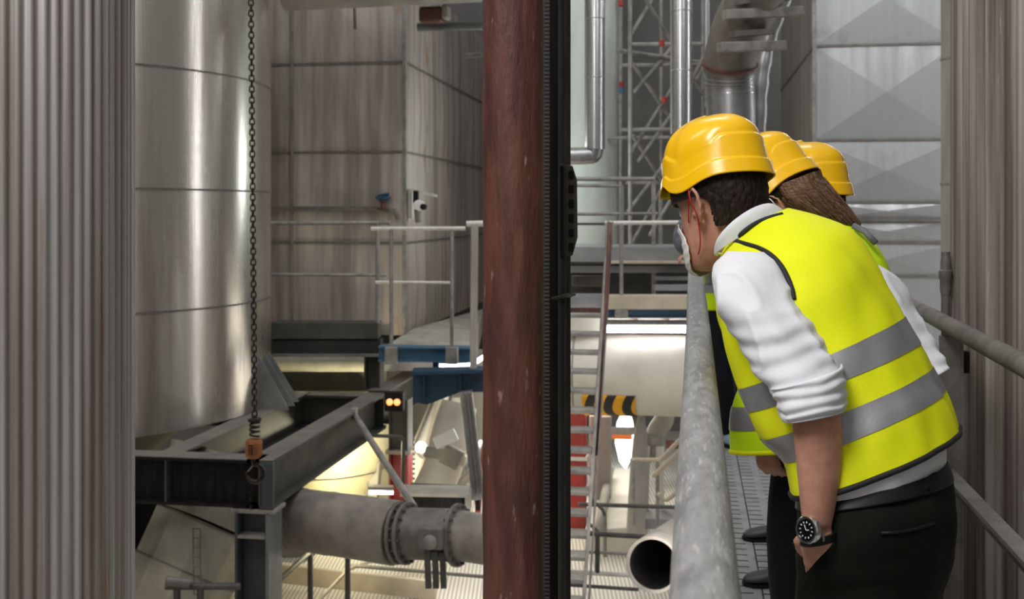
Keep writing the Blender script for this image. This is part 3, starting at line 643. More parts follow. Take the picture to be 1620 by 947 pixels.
# inclined conveyors and struts in the cluttered centre
def strut(label, a, c, wd, ht, m, name='inclined_strut', cat='strut', grooves=0):
    t = thing(name, label, cat, c); B().beam(a, c, wd, ht).build('body', m, t, bev=.01)
    d = (c-a).normalized(); x = d.cross(UP).normalized(); zz = x.cross(d)
    for k in range(grooves):
        o_ = x*(wd*(-.4+.8*k/(max(1, grooves-1)))) - zz*0 + zz*(ht/2+.01)
        o2 = Vector((o_.x, o_.y, o_.z)); B().beam(a+o2, c+o2, wd*.05, .03).build('rib', 'lag_d', t)
    return t
strut('broad pale inclined conveyor casing left of centre', P(718, 640, 13.5), P(655, 800, 12.2), .5, .25, 'cream', 'conveyor_casing', 'conveyor', 3)
strut('narrow brown-grey inclined chute beside the red column', P(606, 610, 13.4), P(588, 800, 12.6), .14, .1, 'lag', 'inclined_chute', 'chute', 2)
strut('pale inclined chute at the far left of the cluttered ducts', P(700, 622, 12.6), P(672, 760, 12.2), .12, .1, 'tan', 'inclined_chute', 'chute', 1)
t = strut('grey ribbed hanging channel under the dark blue girder', P(737, 618, 10.9), P(757, 788, 10.9), .14, .12, 'grey', 'hanging_channel', 'channel', 0)
b = B()
for k in range(3): b.beam(P(733+k*6, 619, 10.8), P(751+k*6, 784, 10.8), .014, .02, FW)
b.build('ribs', 'lag_d', t)
B().beam(P(755, 786, 10.9), P(756, 806, 10.9), .05, .05, FW).build('foot', 'black', t)
t = thing('round_duct_bend', 'pale bulky duct bend in the cluttered centre left', 'duct', P(705, 760, 12.8))
B().tube(smoothpts([P(725, 640, 11.9), P(712, 690, 11.8), P(700, 740, 11.7), P(676, 790, 11.6)], 5), .2, 24).build('shell', 'cream', t, smooth='auto')
B().tube([P(706, 715, 11.75), P(702, 730, 11.72)], .22, 24).build('collar', 'tan', t, smooth='auto')
for i, (x, y, x2, y2, lab) in enumerate(((700, 770, 765, 700, 'thin grey cross pipe low in the cluttered centre'), (690, 800, 752, 742, 'lower thin grey cross pipe under its twin in the cluttered centre'), (664, 720, 700, 680, 'short grey cross pipe beside the red column'))):
    o = B().tube([P(x, y, 12.2), P(x2, y2, 12.4)], .05, 12).build('cross_pipe', 'lag' if i else 'rail', smooth='auto'); tag(o, lab, 'pipe')
t = thing('tilted_panel', 'white tilted access panel in the cluttered centre', 'panel', P(706, 695, 12.0))
B().box(P(705, 694, 11.3), (.24, .05, .12), (Vector((.9, 0, .43)), Vector((0, 1, 0)), Vector((-.43, 0, .9)))).build('sheet', 'white', t, bev=.01)
B().box(P(715, 722, 11.35), (.2, .08, .2), (Vector((.9, 0, -.43)), Vector((0, 1, 0)), Vector((.43, 0, .9)))).build('bracket', 'tan', t, bev=.01)
o = B().lathe(P(666, 707, 12.1), (0, -1, 0), [(0, -.05), (.05, -.04), (.06, 0), (.05, .04), (0, .05)], 16).build('round_lamp', 'lamp', smooth=True); tag(o, 'small round white lamp right of the red column', 'lamp')
strut('thin bright red pole beside the rust red pipe', P(768, 690, 11.6), P(754, 830, 11.2), .05, .05, 'red', 'red_pole', 'pole')
for x, lab in ((712, 'thin post on the lower floor below the flanged joint'),):
    pass
point('clutter_lamp', P(745, 690, 12.3), 22, (1, .96, .9), .15)
point('clutter_lamp', P(700, 880, 10.0), 8, (1, .96, .88), .15)
o = B().box(P(715, 700, 16), (3.4, .2, 2.4)).build('pale_partition', 'cream'); tag(o, 'large pale partition behind the cluttered ducts', 'partition')

# ---- rust red pipe and black post in the foreground
q = P(812.5, 335, 3.0)
b = B(); nn = 64; zz = [FL+i*(6.0-FL)/220 for i in range(221)]
def rf(r, a, h): return r+.0022*noise.noise(Vector((cos(a)*3, sin(a)*3, h*7)))+.0012*noise.noise(Vector((cos(a)*9, sin(a)*9, h*20)))
b.lathe((q.x, q.y, 0), UP, [(.081, v) for v in zz], nn, fn=rf)
o = b.build('standpipe', 'rust', loc=(q.x, q.y, FL), smooth=True); tag(o, 'thick rough rust red vertical pipe in the foreground', 'pipe')
q = P(882, 335, 3.4)
t = thing('black_post', 'black steel post with toothed strip beside the rust red pipe', 'post', (q.x, q.y, FL))
ax3 = (RT, FW, UP)
def vbox(px0, px1, d0, d1, m, name, z0=FL, z1=5.5, bev=.002):
    a, c = P(px0, 335, d0), P(px1, 335, d0); wd = (c-a).length; m_ = (a+c)/2+FW*(d1-d0)/2
    return B().box((m_.x, m_.y, (z0+z1)/2), (wd, d1-d0, z1-z0), ax3).build(name, m, t, bev=bev)
vbox(861, 872, 3.46, 3.52, 'rungs', 'toothed_strip', bev=0)
vbox(870, 884, 3.42, 3.60, 'black', 'web')
vbox(884, 903, 3.34, 3.40, 'blackgrey', 'flange', bev=.006)
vbox(893, 896, 3.32, 3.345, 'rail_d', 'edge_strip')
b = B(); a = [P(886, 258, 3.32), P(906, 262, 3.32), P(913, 285, 3.32), P(914, 375, 3.32), P(906, 404, 3.32), P(888, 408, 3.32)]; n_ = 6
b.add(a+[v+FW*.03 for v in a], [tuple(range(n_))[::-1], tuple(range(n_, 2*n_))]+[(i, (i+1) % n_, n_+(i+1) % n_, n_+i) for i in range(n_)]); br = b.build('slotted_bracket', 'blackgrey', t, bev=.003)
for k in range(6): B().box(P(904, 276+k*23, 3.315), (.014, .012, .024), ax3).build('slot_bolt', 'black', br, bev=.002)
vbox(886, 892, 3.30, 3.33, 'black', 'bracket_spine', z(408, 3.3), z(262, 3.3))
b = B(); a = [P(872, 470, 3.38), P(898, 463, 3.2), P(911, 464, 3.3), P(890, 472, 3.4)]; b.add(a+[v-Vector((0, 0, .006)) for v in a], [(0, 1, 2, 3), (7, 6, 5, 4), (0, 4, 5, 1), (1, 5, 6, 2), (2, 6, 7, 3), (3, 7, 4, 0)]); b.build('clip_plate', 'rail_d', t)

# ---- centre background: pale tank, jacketed ducts, scaffold
c = P(888, 335, 15.0); t = thing('pale_tank', 'tall pale green-white cylinder behind the black post', 'tank', (c.x, c.y, FL))
B().lathe((c.x, c.y, 0), UP, [(.80, z(392, 14.3)), (.80, 6)], 64).build('shell', 'pale', t, smooth='auto')
B().lathe((c.x, c.y, 0), UP, [(.84, z(392, 14.3)-.12), (.84, z(392, 14.3))], 64).build('foot_ring', 'grey', t, smooth='auto')
point('tank_lamp', P(840, 260, 13.0), 45, (.9, 1, .95), .2)
t = thing('elbow_duct', 'polished vertical duct ending in an elbow before the pale tank', 'duct', P(941, 240, 12.6))
B().lathe(P(941, 236, 12.6), UP, [(.112, 0), (.112, 2.4)], 36).build('jacket', 'silver', t, smooth='auto')
for py in (30, 123): B().lathe(P(941, py, 12.6), UP, [(.113, -.006), (.116, 0), (.113, .006)], 36, cap=False).build('seam', 'silver_d', t)
B().tube(smoothpts([P(941, 222, 12.6), P(940, 240, 12.6), P(930, 246, 12.6), P(860, 247, 12.6)], 5), .095, 24).build('elbow', 'silver_d', t, smooth=True)
t = thing('round_duct', 'polished straight vertical duct in front of the scaffold', 'duct', P(1077, 215, 11.5))
B().lathe(P(1077, 212, 11.5), UP, [(.104, 0), (.104, 2.4)], 36).build('jacket', 'silver', t, smooth='auto')
for py in (18, 112): B().lathe(P(1077, py, 11.5), UP, [(.105, -.006), (.108, 0), (.105, .006)], 36, cap=False).build('seam', 'silver_d', t)
# large bending duct with support brackets
t = thing('bending_duct', 'big dull bending duct hung from brackets above the helmets', 'duct', P(1155, 200, 10.5))
path = smoothpts([P(1157, 330, 10.2), P(1156, 180, 10.2), P(1154, 130, 10.2), P(1157, 85, 10.1), P(1175, 30, 9.9), P(1215, -40, 9.6)], 5)
B().tube(path[:13], .218, 36).build('lower_shell', 'silver_d', t, smooth='auto')
B().tube(path[12:], .232, 36).build('upper_shell', 'tan_d', t, smooth='auto')
for k in (4, 7, 9, 10, 11):
    q0, q1 = path[k], path[k].lerp(path[k+1], .12); B().tube([q0, q1], .224, 36).build('seam_ring', 'silver', t, smooth='auto')
q0, q1 = path[13], path[13].lerp(path[14], .5); B().tube([q0, q1], .25, 36).build('rusty_flange', 'rust', t, smooth='auto')
for a_, c_ in (((1146, 24), (1268, 18)), ((1138, 75), (1240, 72))):
    B().beam(P(*a_, 9.5), P(*c_, 9.75), .09, .08).build('bracket_arm', 'rail', t, bev=.006)
    B().beam(P(a_[0]+20, a_[1]-20, 9.55), P(c_[0]-20, c_[1]-22, 9.75), .1, .05).build('bracket_channel', 'lag_d', t, bev=.006)
B().beam(P(1216, -30, 9.7), P(1218, 20, 9.7), .05, .05, FW).build('hanger', 'olive', t)
t = thing('foil_pipe', 'thin silvery wrapped pipe between the bending duct and right tower', 'pipe', P(1205, 230, 11.0))
B().tube(smoothpts([P(1202, 330, 11), P(1201, 200, 11), P(1206, 120, 11), P(1218, 60, 11), P(1240, 0, 10.9), P(1262, -40, 10.8)], 6), [.07+.006*sin(i*1.9) for i in range(31)], 20).build('jacket', 'silver_d', t, smooth=True)
B().tube([P(1191, 90, 10.9), P(1191, 210, 10.9)], .016, 8).build('trace_line', 'rail_d', t)
o = B().tube([P(1118, 0, 11.2), P(1117, 170, 11.2)], .03, 12).build('conduit', 'silver_d', smooth='auto'); tag(o, 'narrow vertical conduit left of the big bending duct', 'conduit')
# scaffold
t = thing('scaffold', 'grey tube scaffold tower with cross braces behind the polished duct', 'scaffold', P(1040, 400, 14.0))
sd = 14.0
def stube(a, c, d0=sd, d1=sd, r=.024, name='brace', m='rail'):
    B().tube([P(*a, d0), P(*c, d1)], r, 8).build(name, m, t, smooth='auto')
for x, d in ((982, 14.6), (997, 13.6), (1046, 14.9), (1092, 13.8), (1112, 14.8)): stube((x, 400), (x, -40), d, d, .026, 'standard')
for y, x0, x1, d in ((70, 997, 1115, 13.6), (103, 985, 1115, 14.2), (205, 980, 1115, 13.8), (218, 962, 1115, 14.4), (289, 990, 1115, 14.4), (-20, 980, 1115, 14), (392, 985, 1115, 14)): stube((x0, y), (x1, y-1), d, d, .024, 'ledger')
stube((978, 80), (1115, 100), 13.7, 14.6, .03, 'ledger')
for a, c in (((995, 60), (1040, -15)), ((1010, -20), (1062, 66)), ((1001, 100), (1062, 190)), ((1004, 145), (1075, 60)), ((1000, 238), (1064, 138)), ((1010, 255), (1112, 110)), ((993, 335), (1080, 222)), ((1001, 214), (1050, 290)), ((1028, 372), (1100, 250)), ((1062, 66), (1112, 150)), ((1092, 130), (1118, 80)), ((1000, 385), (1046, 300))): stube(a, c, 13.8, 14.4)
for x, y, c_ in ((982, 5, 'red'), (983, 134, 'red'), (983, 142, 'bluebeam'), (1051, 158, 'red'), (1047, 68, 'red')):
    q = P(x, y, 13.55 if x > 990 else 14.57); B().tube([q-UP*.035, q+UP*.035], .032, 8).build('coloured_tape', c_, t)

# ---- middle distance platform with beams and railings
t = thing('platform', 'stacked grey steel platform edge behind the pale front railing', 'platform', P(995, 470, 11.5))
def slab(name, x0, x1, y0, y1, d, m, dep=.4):
    return B().beam(P(x0, (y0+y1)/2, d), P(x1, (y0+y1)/2, d), dep, (y1-y0)/F*d).build(name, m, t, bev=.004)
slab('upper_slab', 890, 1125, 388, 411, 11.6, 'grey', .9)
slab('edge_strip', 960, 1125, 411, 415, 11.3, 'beige', .5)
slab('rail_beam', 890, 1125, 419, 430, 11.4, 'grey', .3)
slab('dark_web', 890, 1125, 430, 468, 12.1, 'greydk', .2)
slab('lower_flange', 1035, 1125, 436, 442, 11.3, 'grey', .3)
slab('lower_flange', 1035, 1125, 449, 458, 11.2, 'grey', .3)
slab('bottom_slab', 890, 955, 466, 484, 11.0, 'grey', .4)
slab('bottom_slab', 905, 955, 436, 452, 11.8, 'lag_d', .2)
o = B().beam(P(890, 495, 11.0), P(952, 495, 11.0), .3, .13).build('rusty_beam', 'rust'); tag(o, 'short rust brown beam left of the tan beam', 'beam')
o = B().beam(P(958, 477, 10.4), P(1125, 477, 10.4), .2, .125).build('tan_beam', 'beige', bev=.006); tag(o, 'tan horizontal beam above the long tube lamp', 'beam')
o = B().hbeam(P(958, 494, 10.5), P(1125, 494, 10.5), .2, .085, .012, .1).build('blue_beam', 'bluebeam'); tag(o, 'narrow blue beam beneath the tan beam', 'beam')
t = thing('marked_ledge', 'cream ledge with red marks behind the long tube lamp', 'ledge', P(1020, 512, 10.9))
B().beam(P(890, 511, 10.9), P(1125, 511, 10.9), .3, .14).build('ledge_beam', 'cream', t)
for x, y in ((1004, 507), (1054, 507)): B().box(P(x, y, 10.72), (.06, .01, .022), (Vector((.9, 0, .3)).normalized(), Vector((0, 1, 0)), Vector((-.3, 0, .9)).normalized())).build('red_mark', 'red', t)
railing('pale-topped railing in front of the scaffold foot', 10.36, [(957, 352.5), (1100, 351.5)], [], [(983, 352, 493)], 'rail_w', .019, .09)
railing('grey railing on the far platform before the pale tank', 11.6, [(890, 283), (1036, 283)], [((890, 293), (980, 294)), ((890, 338.5), (1040, 338))], [(984, 293, 390), (1034, 283, 465)], 'rail', .022)
railing('thin dark railing crossing the pale tank foot', 12.2, [(890, 354), (965, 354)], [], [(1044, 300, 460)], 'rail_d', .014)

# ---- step ladder
t = thing('step_ladder', 'steep grey metal step ladder right of the black post', 'ladder', P(918, 960, 8.2))
la, lb = P(962, 352, 9.4), P(921, 990, 8.0)
def lad(py): return la.lerp(lb, (py-352)/(990-352))
B().beam(la, lb, .022, .06, FW).build('stringer', 'rail', t)
B().beam(la+Vector((.035, .03, 0)), lb+Vector((.035, .03, 0)), .012, .05, FW).build('stringer_flange', 'lag_d', t)
B().beam(la-Vector((.5, 0, 0)), lb-Vector((.5, 0, 0)), .022, .06, FW).build('stringer', 'rail', t)
for i in range(15):
    py = 519+i*31.5; q = lad(py); k = i
    B().box(q+Vector((-.25, .06, 0)), (.49, .16, .028)).build('tread', 'rail', t, bev=.004)
B().tube(smoothpts([P(965, 352, 9.3), P(960, 460, 9.1), P(951, 560, 8.9), P(942, 720, 8.6)], 4), .018, 10).build('handrail', 'rust', t, smooth=True)

# ---- cream horizontal cylinder with hazard striping
q = P(1000, 592, 10.9); cr_, = (.385,)
t = thing('cream_cylinder', 'large cream horizontal cylinder under the long tube lamp', 'vessel', q)
xa, xb = P(860, 592, 10.9), P(1128, 592, 10.9)
xb = Vector((xb.x, xa.y, xa.z)); xa = Vector((xa.x, xa.y, xa.z)); ymid = P(1000, 592, 10.9).y; xa.y = xb.y = ymid
B().lathe(xa, (1, 0, 0), [(cr_, 0), (cr_, (xb-xa).x)], 64).build('shell', 'cream', t, smooth='auto')
x0 = P(925, 640, 10.9).x-xa.x; x1 = P(1008, 640, 10.9).x-xa.x
B().lathe(xa, (1, 0, 0), [(cr_+.006, x0), (cr_+.006, x1)], 18, cap=False, a0=radians(0), a1=radians(360)).build('hazard_band_base', 'cream', t, smooth='auto')
b = B(); vs = []; n_ = 14
for k in range(n_+1):
    a = radians(-22-k*5.2)
    for xx in (x0, x1): vs.append(xa+Vector((xx, -cos(a)*(cr_+.010), sin(a)*(cr_+.010))))
b.add(vs, [(2*k, 2*k+1, 2*k+3, 2*k+2) for k in range(n_)]); b.build('hazard_striping', 'hazard', t, smooth=True, thick=.004)
B().lathe(xa+Vector((x0-.1, 0, 0)), (1, 0, 0), [(cr_+.0, 0), (cr_+.012, .01), (cr_, .02)], 64, cap=False).build('seam', 'tan', t)
point('cylinder_lamp', P(1030, 540, 9.6), 2, (1, .98, .95), .1)

# ---- below the cylinder
q = P(913, 800, 12.5); t = thing('red_column', 'red steel column with pale bands behind the step ladder', 'column', (q.x, q.y, FL))
B().box((q.x, q.y, (FL+z(640, 12.5))/2), (.2, .2, z(640, 12.5)-FL)).build('shaft', 'red', t, bev=.01)
for py in (722, 770): B().box((q.x, q.y-.02, z(py, 12.5)), (.24, .2, .04)).build('pale_band', 'rail_w', t)
q = P(950, 800, 12.8); t = thing('grey_duct', 'pale grey-pink vertical duct beside the bright opening', 'duct', (q.x, q.y, FL))
B().box((q.x, q.y, (FL+z(655, 12.8))/2), (.24, .2, z(655, 12.8)-FL)).build('shell', 'tan', t, bev=.02)
a = [P(936, 800, 12.2), P(1000, 800, 12.0), P(1015, 738, 13.6), P(955, 738, 13.8)]
t = thing('sloping_chute', 'broad cream chute sloping down below the bright opening', 'chute', P(965, 830, 11.8))
a = [P(925, 838, 11.6), P(1025, 832, 11.4), P(1012, 740, 14.0), P(950, 740, 14.2)]
B().add(a+[v-Vector((0, 0, .3)) for v in a], [(0, 1, 2, 3), (7, 6, 5, 4), (0, 4, 5, 1), (1, 5, 6, 2), (2, 6, 7, 3), (3, 7, 4, 0)]).build('casing', 'cream', t, bev=.02)
B().tube([P(948, 836, 11.4), P(958, 780, 12.4), P(965, 742, 13.6)], .05, 12).build('brown_streaked_pipe', 'tan', t, smooth=True)
t = thing('tapering_chute', 'narrow grey tapering chute right of the bright opening', 'chute', P(1010, 760, 11.6))
B().lathe(P(1010, 752, 10.9), (.05, 0, 1), [(.09, -.55), (.085, 0), (.07, .35), (.02, .66)], 20).build('shell', 'tan', t, smooth='auto')
q = P(1038, 745, 11.4); t = thing('butterfly_valve', 'grey pipe bend with drum valve under the cream cylinder', 'valve', q)
B().tube(smoothpts([P(1052, 640, 11.5), P(1050, 664, 11.4), P(1040, 680, 11.4), P(1034, 700, 11.4)], 4), .10, 20).build('pipe_bend', 'tan', t, smooth=True)
B().lathe(P(1035, 706, 11.4), UP, [(.06, -.11), (.1, -.09), (.115, -.06), (.115, .12), (.1, .14)], 24).build('drum', 'rail', t, smooth='auto')
for x, lab in ((1022, 0), (1044, 1)): B().tube([P(x-4*(1-lab), 820, 11.3), P(x, 705, 11.3)], .045, 14).build('support_leg', 'cream', t, smooth='auto')
B().tube([P(1010, 820, 11.5), P(1012, 735, 11.5)], .02, 8).build('thin_leg', 'rail_d', t)
t = thing('stair_railing', 'pale slanted stair railing left of the scuffed guard rail', 'railing', P(1040, 820, 10.2))
B().tube([P(998, 727, 10.6), P(1045, 727, 10.4), P(1100, 670, 9.8)], .02, 10).build('top_rail', 'beige', t, smooth='auto')
B().tube([P(1034, 752, 10.4), P(1100, 690, 9.8)], .022, 10).build('mid_rail', 'beige', t, smooth='auto')
for x in (1002, 1040): B().tube([P(x, 830, 10.5), P(x, 727, 10.5)], .018, 10).build('post', 'rail', t, smooth='auto')
B().tube(smoothpts([P(1042, 780, 10.2), P(1055, 790, 10.2), P(1090, 762, 10)], 4), .02, 10).build('curved_rail', 'beige', t, smooth=True)
o = B().box(P(1040, 818, 11.2), (.55, .5, .1)).build('plinth', 'grey', bev=.01); tag(o, 'low grey plinth under the drum valve legs', 'plinth')
for i, (x, y, s_, lab) in enumerate(((985, 668, .3, 'dark brown beam crossing in front of the bright opening'), (1062, 690, .35, 'dark reddish beam right of the drum valve'))):
    o = B().beam(P(x-45, y+12, 14), P(x+50, y+14, 14), .1, .08).build('dark_beam', 'rust' if i else 'lag_d'); tag(o, lab, 'beam')
o = B().box(P(978, 688, 14.9), (.36, .1, .09)).build('orange_frame', 'orangeb'); tag(o, 'orange bar in front of the bright opening', 'frame')
o = B().tube([P(989, 675, 14.6), P(989, 651, 14.6)], .055, 14).build('white_lamp', 'lamp', smooth='auto'); tag(o, 'blown-out white lamp at the top of the bright opening', 'lamp')
t = thing('red_partition', 'dark red-brown partition behind the valve and bright opening', 'partition', P(1030, 760, 18))
B().box(P(1045, 690, 18.0), (.75, .1, 1.5)).build('sheet', 'lag_d', t)
B().box(P(1050, 700, 17.9), (.7, .06, .16)).build('red_strip', 'red', t)
B().box(P(935, 690, 18.0), (.45, .1, 1.5)).build('sheet', 'lag_d', t)
# railings on the lower floor, right
railing('dark two-bar railing on the lower floor before the chute', 9.8, [(915, 797), (1100, 803)], [], [(957, 812, 880)], 'rail_d', .018)
t = thing('railing', 'dark lower railing running behind the open pipe end', 'railing', P(950, 940, 9.0))
B().tube([P(890, 841, 9.0), P(1030, 849, 9.0)], .02, 10).build('top_rail', 'rail_d', t, smooth='auto')
B().tube([P(890, 871, 9.1), P(1005, 876, 9.1)], .012, 10).build('mid_rail', 'rail', t, smooth='auto')
B().tube([P(945, 905, 9.0), P(945, 847, 9.0)], .02, 10).build('post', 'rail_d', t, smooth='auto')
B().tube([P(890, 903, 9.0), P(1005, 910, 9.0)], .018, 10).build('low_rail', 'rail_w', t, smooth='auto')
B().tube([P(890, 924, 8.8), P(1010, 932, 8.8)], .014, 10).build('toe_rail', 'rail_d', t, smooth='auto')
B().tube([P(933, 788, 9.6), P(953, 805, 9.6), P(957, 815, 9.6)], .014, 8).build('bent_rail', 'rail_d', t, smooth='auto')
B().tube([P(932, 828, 9.3), P(948, 842, 9.2)], .014, 8).build('bent_rail', 'rail_d', t, smooth='auto')
# open pipe end
t = thing('open_pipe', 'open-ended brown-grey pipe with dark mouth left of the guard rail', 'pipe', P(1033, 895, 7.0))
ax = (P(1105, 838, 8.6)-P(1033, 893, 7.0)).normalized(); o0 = P(1033, 893, 7.0)
B().lathe(o0, ax, [(.150, 1.9), (.150, .02), (.152, 0), (.170, 0), (.172, .01), (.172, 1.9)], 48, cap=False).build('shell', 'lag', t, smooth='auto')
B().lathe(o0+ax*.02, ax, [(.149, 0), (.149, 1.7), (.0, 1.72)], 40, cap=False).build('shade_lining', 'black', t, smooth=True)  # black lining added, its colour stands for the shade inside the mouth

# ------------------------------------------------------------ people
def frame(o, fwd, up):
    """matrix with local +Y along fwd and +Z near up"""
    y = Vector(fwd).normalized(); x = y.cross(Vector(up)).normalized(); zz = x.cross(y)
    m = Matrix((x, y, zz)).transposed().to_4x4(); m.translation = o; return m
HEADP = [(-.122, .072, .030, .020), (-.114, .086, .005, .036), (-.098, .092, -.030, .048), (-.075, .091, -.062, .058), (-.05, .090, -.082, .064), (-.02, .092, -.093, .069),
         (.01, .091, -.099, .073), (.04, .094, -.101, .076), (.07, .088, -.095, .073), (.095, .068, -.078, .060), (.112, .040, -.050, .040), (.120, .008, -.012, .012)]
def head_pt(t, th, off=0):
    n = len(HEADP)-1; i = min(int(t), n-1); f = t-i; g = lambda k: HEADP[max(0, min(n, k))]
    q = [cr(g(i-1)[k], g(i)[k], g(i+1)[k], g(i+2)[k], f) for k in range(4)]
    zz, yf, yb, wd = q; cy = (yf+yb)/2; hy = (yf-yb)/2; s_, c = sin(th), cos(th)      # th=0 is the face
    x = wd*math.copysign(abs(s_)**.9, s_); y = cy+hy*math.copysign(abs(c)**.95, c)
    a = abs((th+pi) % (2*pi)-pi)
    def gs(v, m, s): return math.exp(-((v-m)/s)**2)
    if a < 1.2:
        y += .024*gs(a, 0, .17)*gs(zz, -.022, .016)+.012*gs(a, 0, .14)*gs(zz, .004, .018)      # nose
        y -= .012*gs(a, .42, .17)*gs(zz, .012, .014)                                          # eye sockets
        y += .006*gs(a, .35, .3)*gs(zz, .034, .010)                                           # brow
        y += .005*gs(a, 0, .30)*(gs(zz, -.060, .006)+gs(zz, -.073, .006))-.004*gs(a, 0, .3)*gs(zz, -.0665, .003)  # lips
    v = Vector((x, y, zz)); nn = Vector((x/(wd+.02), (y-cy)/(hy+.02), (zz/.12)**3)); nn.normalize()
    return v+nn*off
def head_mesh(mt, n=64, sub=4, off=0, keep=None, wob=None, b=None):
    b = b or B(); m = (len(HEADP)-1)*sub; vs = []
    for i in range(m+1):
        for j in range(n):
            th = 2*pi*j/n; o_ = off+(wob(i/sub, th) if wob else 0); vs.append(mt @ head_pt(i/sub, th, o_))
    fs = []
    for i in range(m):
        for j in range(n):
            if keep:
                q = head_pt((i+.5)/sub, 2*pi*(j+.5)/n)
                if not keep(q): continue
            fs.append((i*n+j, i*n+(j+1) % n, (i+1)*n+(j+1) % n, (i+1)*n+j))
    if not keep: fs += [tuple(range(n))[::-1], tuple(range(m*n, (m+1)*n))]
    return b.add(vs, fs)
def ear(b, mt, s):
    def q(y, zz, out): return mt @ Vector((s*(.071+out*2.1), y*1.2, zz*1.15-.004))
    b.tube([q(.008, .000, -.004), q(.010, .022, .004), q(.000, .036, .010), q(-.016, .037, .015), q(-.027, .024, .017), q(-.028, .004, .015), q(-.020, -.014, .011), q(-.008, -.027, .006), q(.002, -.024, .001)], [.0045, .005, .005, .005, .005, .005, .0055, .0065, .005], 8)
    b.tube([q(.006, -.020, -.006), q(-.004, -.005, .000), q(-.010, .012, .003), q(-.008, .028, .002)], [.008, .011, .011, .006], 8)
    b.tube([q(-.016, -.014, .004), q(-.019, .004, .007), q(-.013, .022, .007)], .004, 6)
    b.tube([q(.012, -.004, -.004), q(.007, -.006, .004)], .005, 6)
def hand(b, mt, s=1, curl=.5, k=1.0):
    """wrist at the origin, fingers along +Y, palm down -Z, thumb on s*X"""
    def T(v): return mt @ (Vector((v[0]*s, v[1], v[2]))*k)
    secs = [(0, .027, .019, 0), (.02, .030, .017, 0), (.05, .039, .015, .002), (.08, .042, .0135, 0), (.093, .040, .011, -.001)]
    vs = []; n = 18
    for y, wd, th, x0 in secs:
        for j in range(n):
            a = 2*pi*j/n; vs.append(T((x0+wd*cos(a), y, th*sin(a))))
    fs = [(i*n+j, i*n+(j+1) % n, (i+1)*n+(j+1) % n, (i+1)*n+j) for i in range(len(secs)-1) for j in range(n)]
    b.add(vs, fs+[tuple(range(n))[::-1], tuple(range((len(secs)-1)*n, len(secs)*n))])
    for x, ln, r, sp in ((.030, .072, .0088, .10), (.010, .080, .0092, .02), (-.011, .075, .0088, -.05), (-.030, .060, .0078, -.14)):
        p = Vector((x, .082, 0)); pts = [p]; a = 0
        for q, fr in enumerate((.45, .30, .25)):
            a += curl*(.7, 1.0, .8)[q]; st = ln*fr+ (.012 if q == 0 else 0)
            p = p+Vector((sp*st, cos(a)*st, -sin(a)*st)); pts.append(p)
        b.tube([T(v) for v in pts], [r*1.1*k, r*1.05*k, r*.95*k, r*.75*k], 10)
    th = [(.024, .018, -.004), (.044, .040, -.012-.01*curl), (.050-.012*curl, .066, -.018-.018*curl), (.048-.02*curl, .088, -.020-.026*curl)]
    b.tube([T(v) for v in th], [.014*k, .0125*k, .011*k, .008*k], 10)
def limb(b, pts, rad, n=18, k=4):
    """tapering limb through joints; radii follow"""
    pp = smoothpts([Vector(q) for q in pts], k); rr = []
    m = len(rad)-1
    for i in range(len(pp)):
        t = i/k; a = min(int(t), m-1); f = t-a; f = f*f*(3-2*f); rr.append(rad[a]*(1-f)+rad[a+1]*f)
    b.tube(pp, rr, n); return b
def oval(b, secs, n=28, sub=5):
    """secs: (centre, half width vector, half depth vector, power)"""
    q = loft([tuple(s) for s in secs], sub=sub, n=n, cap=True); return b.add(q.v, q.f)
def body(person, b, m='skin', vox=.006):
    o = b.build('body', m, person, smooth=True)
    md = o.modifiers.new('skin', 'REMESH'); md.mode = 'VOXEL'; md.voxel_size = vox; md.use_smooth_shade = True
    s_ = o.modifiers.new('soften', 'SMOOTH'); s_.factor = .5; s_.iterations = 2
    return o
def shoe(parent, ankle, toe_dir, m='shoe', s=1.0):
    d = Vector(toe_dir); d.z = 0; d.normalize(); sd_ = Vector((-d.y, d.x, 0)); g = Vector((ankle.x, ankle.y, 0))
    secs = []
    for t, wd, ht in ((-.075, .012, .02), (-.07, .030, .045), (-.03, .038, .07), (.03, .042, .062), (.08, .046, .045), (.13, .048, .036), (.17, .040, .028), (.195, .015, .016)):
        secs.append((g+d*t*s+UP*(ht/2*s+.012), sd_*wd*s, UP*ht/2*s, 2.6))
    b = loft(secs, sub=4, n=24, cap=True); o = b.build('shoe', m, parent, smooth=True)
    b = B(); vs = []
    for t, wd in ((-.08, .015), (-.07, .034), (-.03, .040), (.03, .042), (.08, .049), (.13, .050), (.175, .042), (.2, .015)):
        for s2 in (-1, 1):
            for h in (.0, .014): vs.append(g+d*t*s+sd_*wd*s2*s+UP*h)
    fs = []
    for i in range(7):
        a = i*4; c = a+4; fs += [(a, a+1, c+1, c), (a+2, c+2, c+3, a+3), (a+1, a+3, c+3, c+1), (a, c, c+2, a+2)]
    b.add(vs, fs+[(0, 2, 3, 1), (28, 29, 31, 30)]); b.build('sole', 'leather', o)
    return o
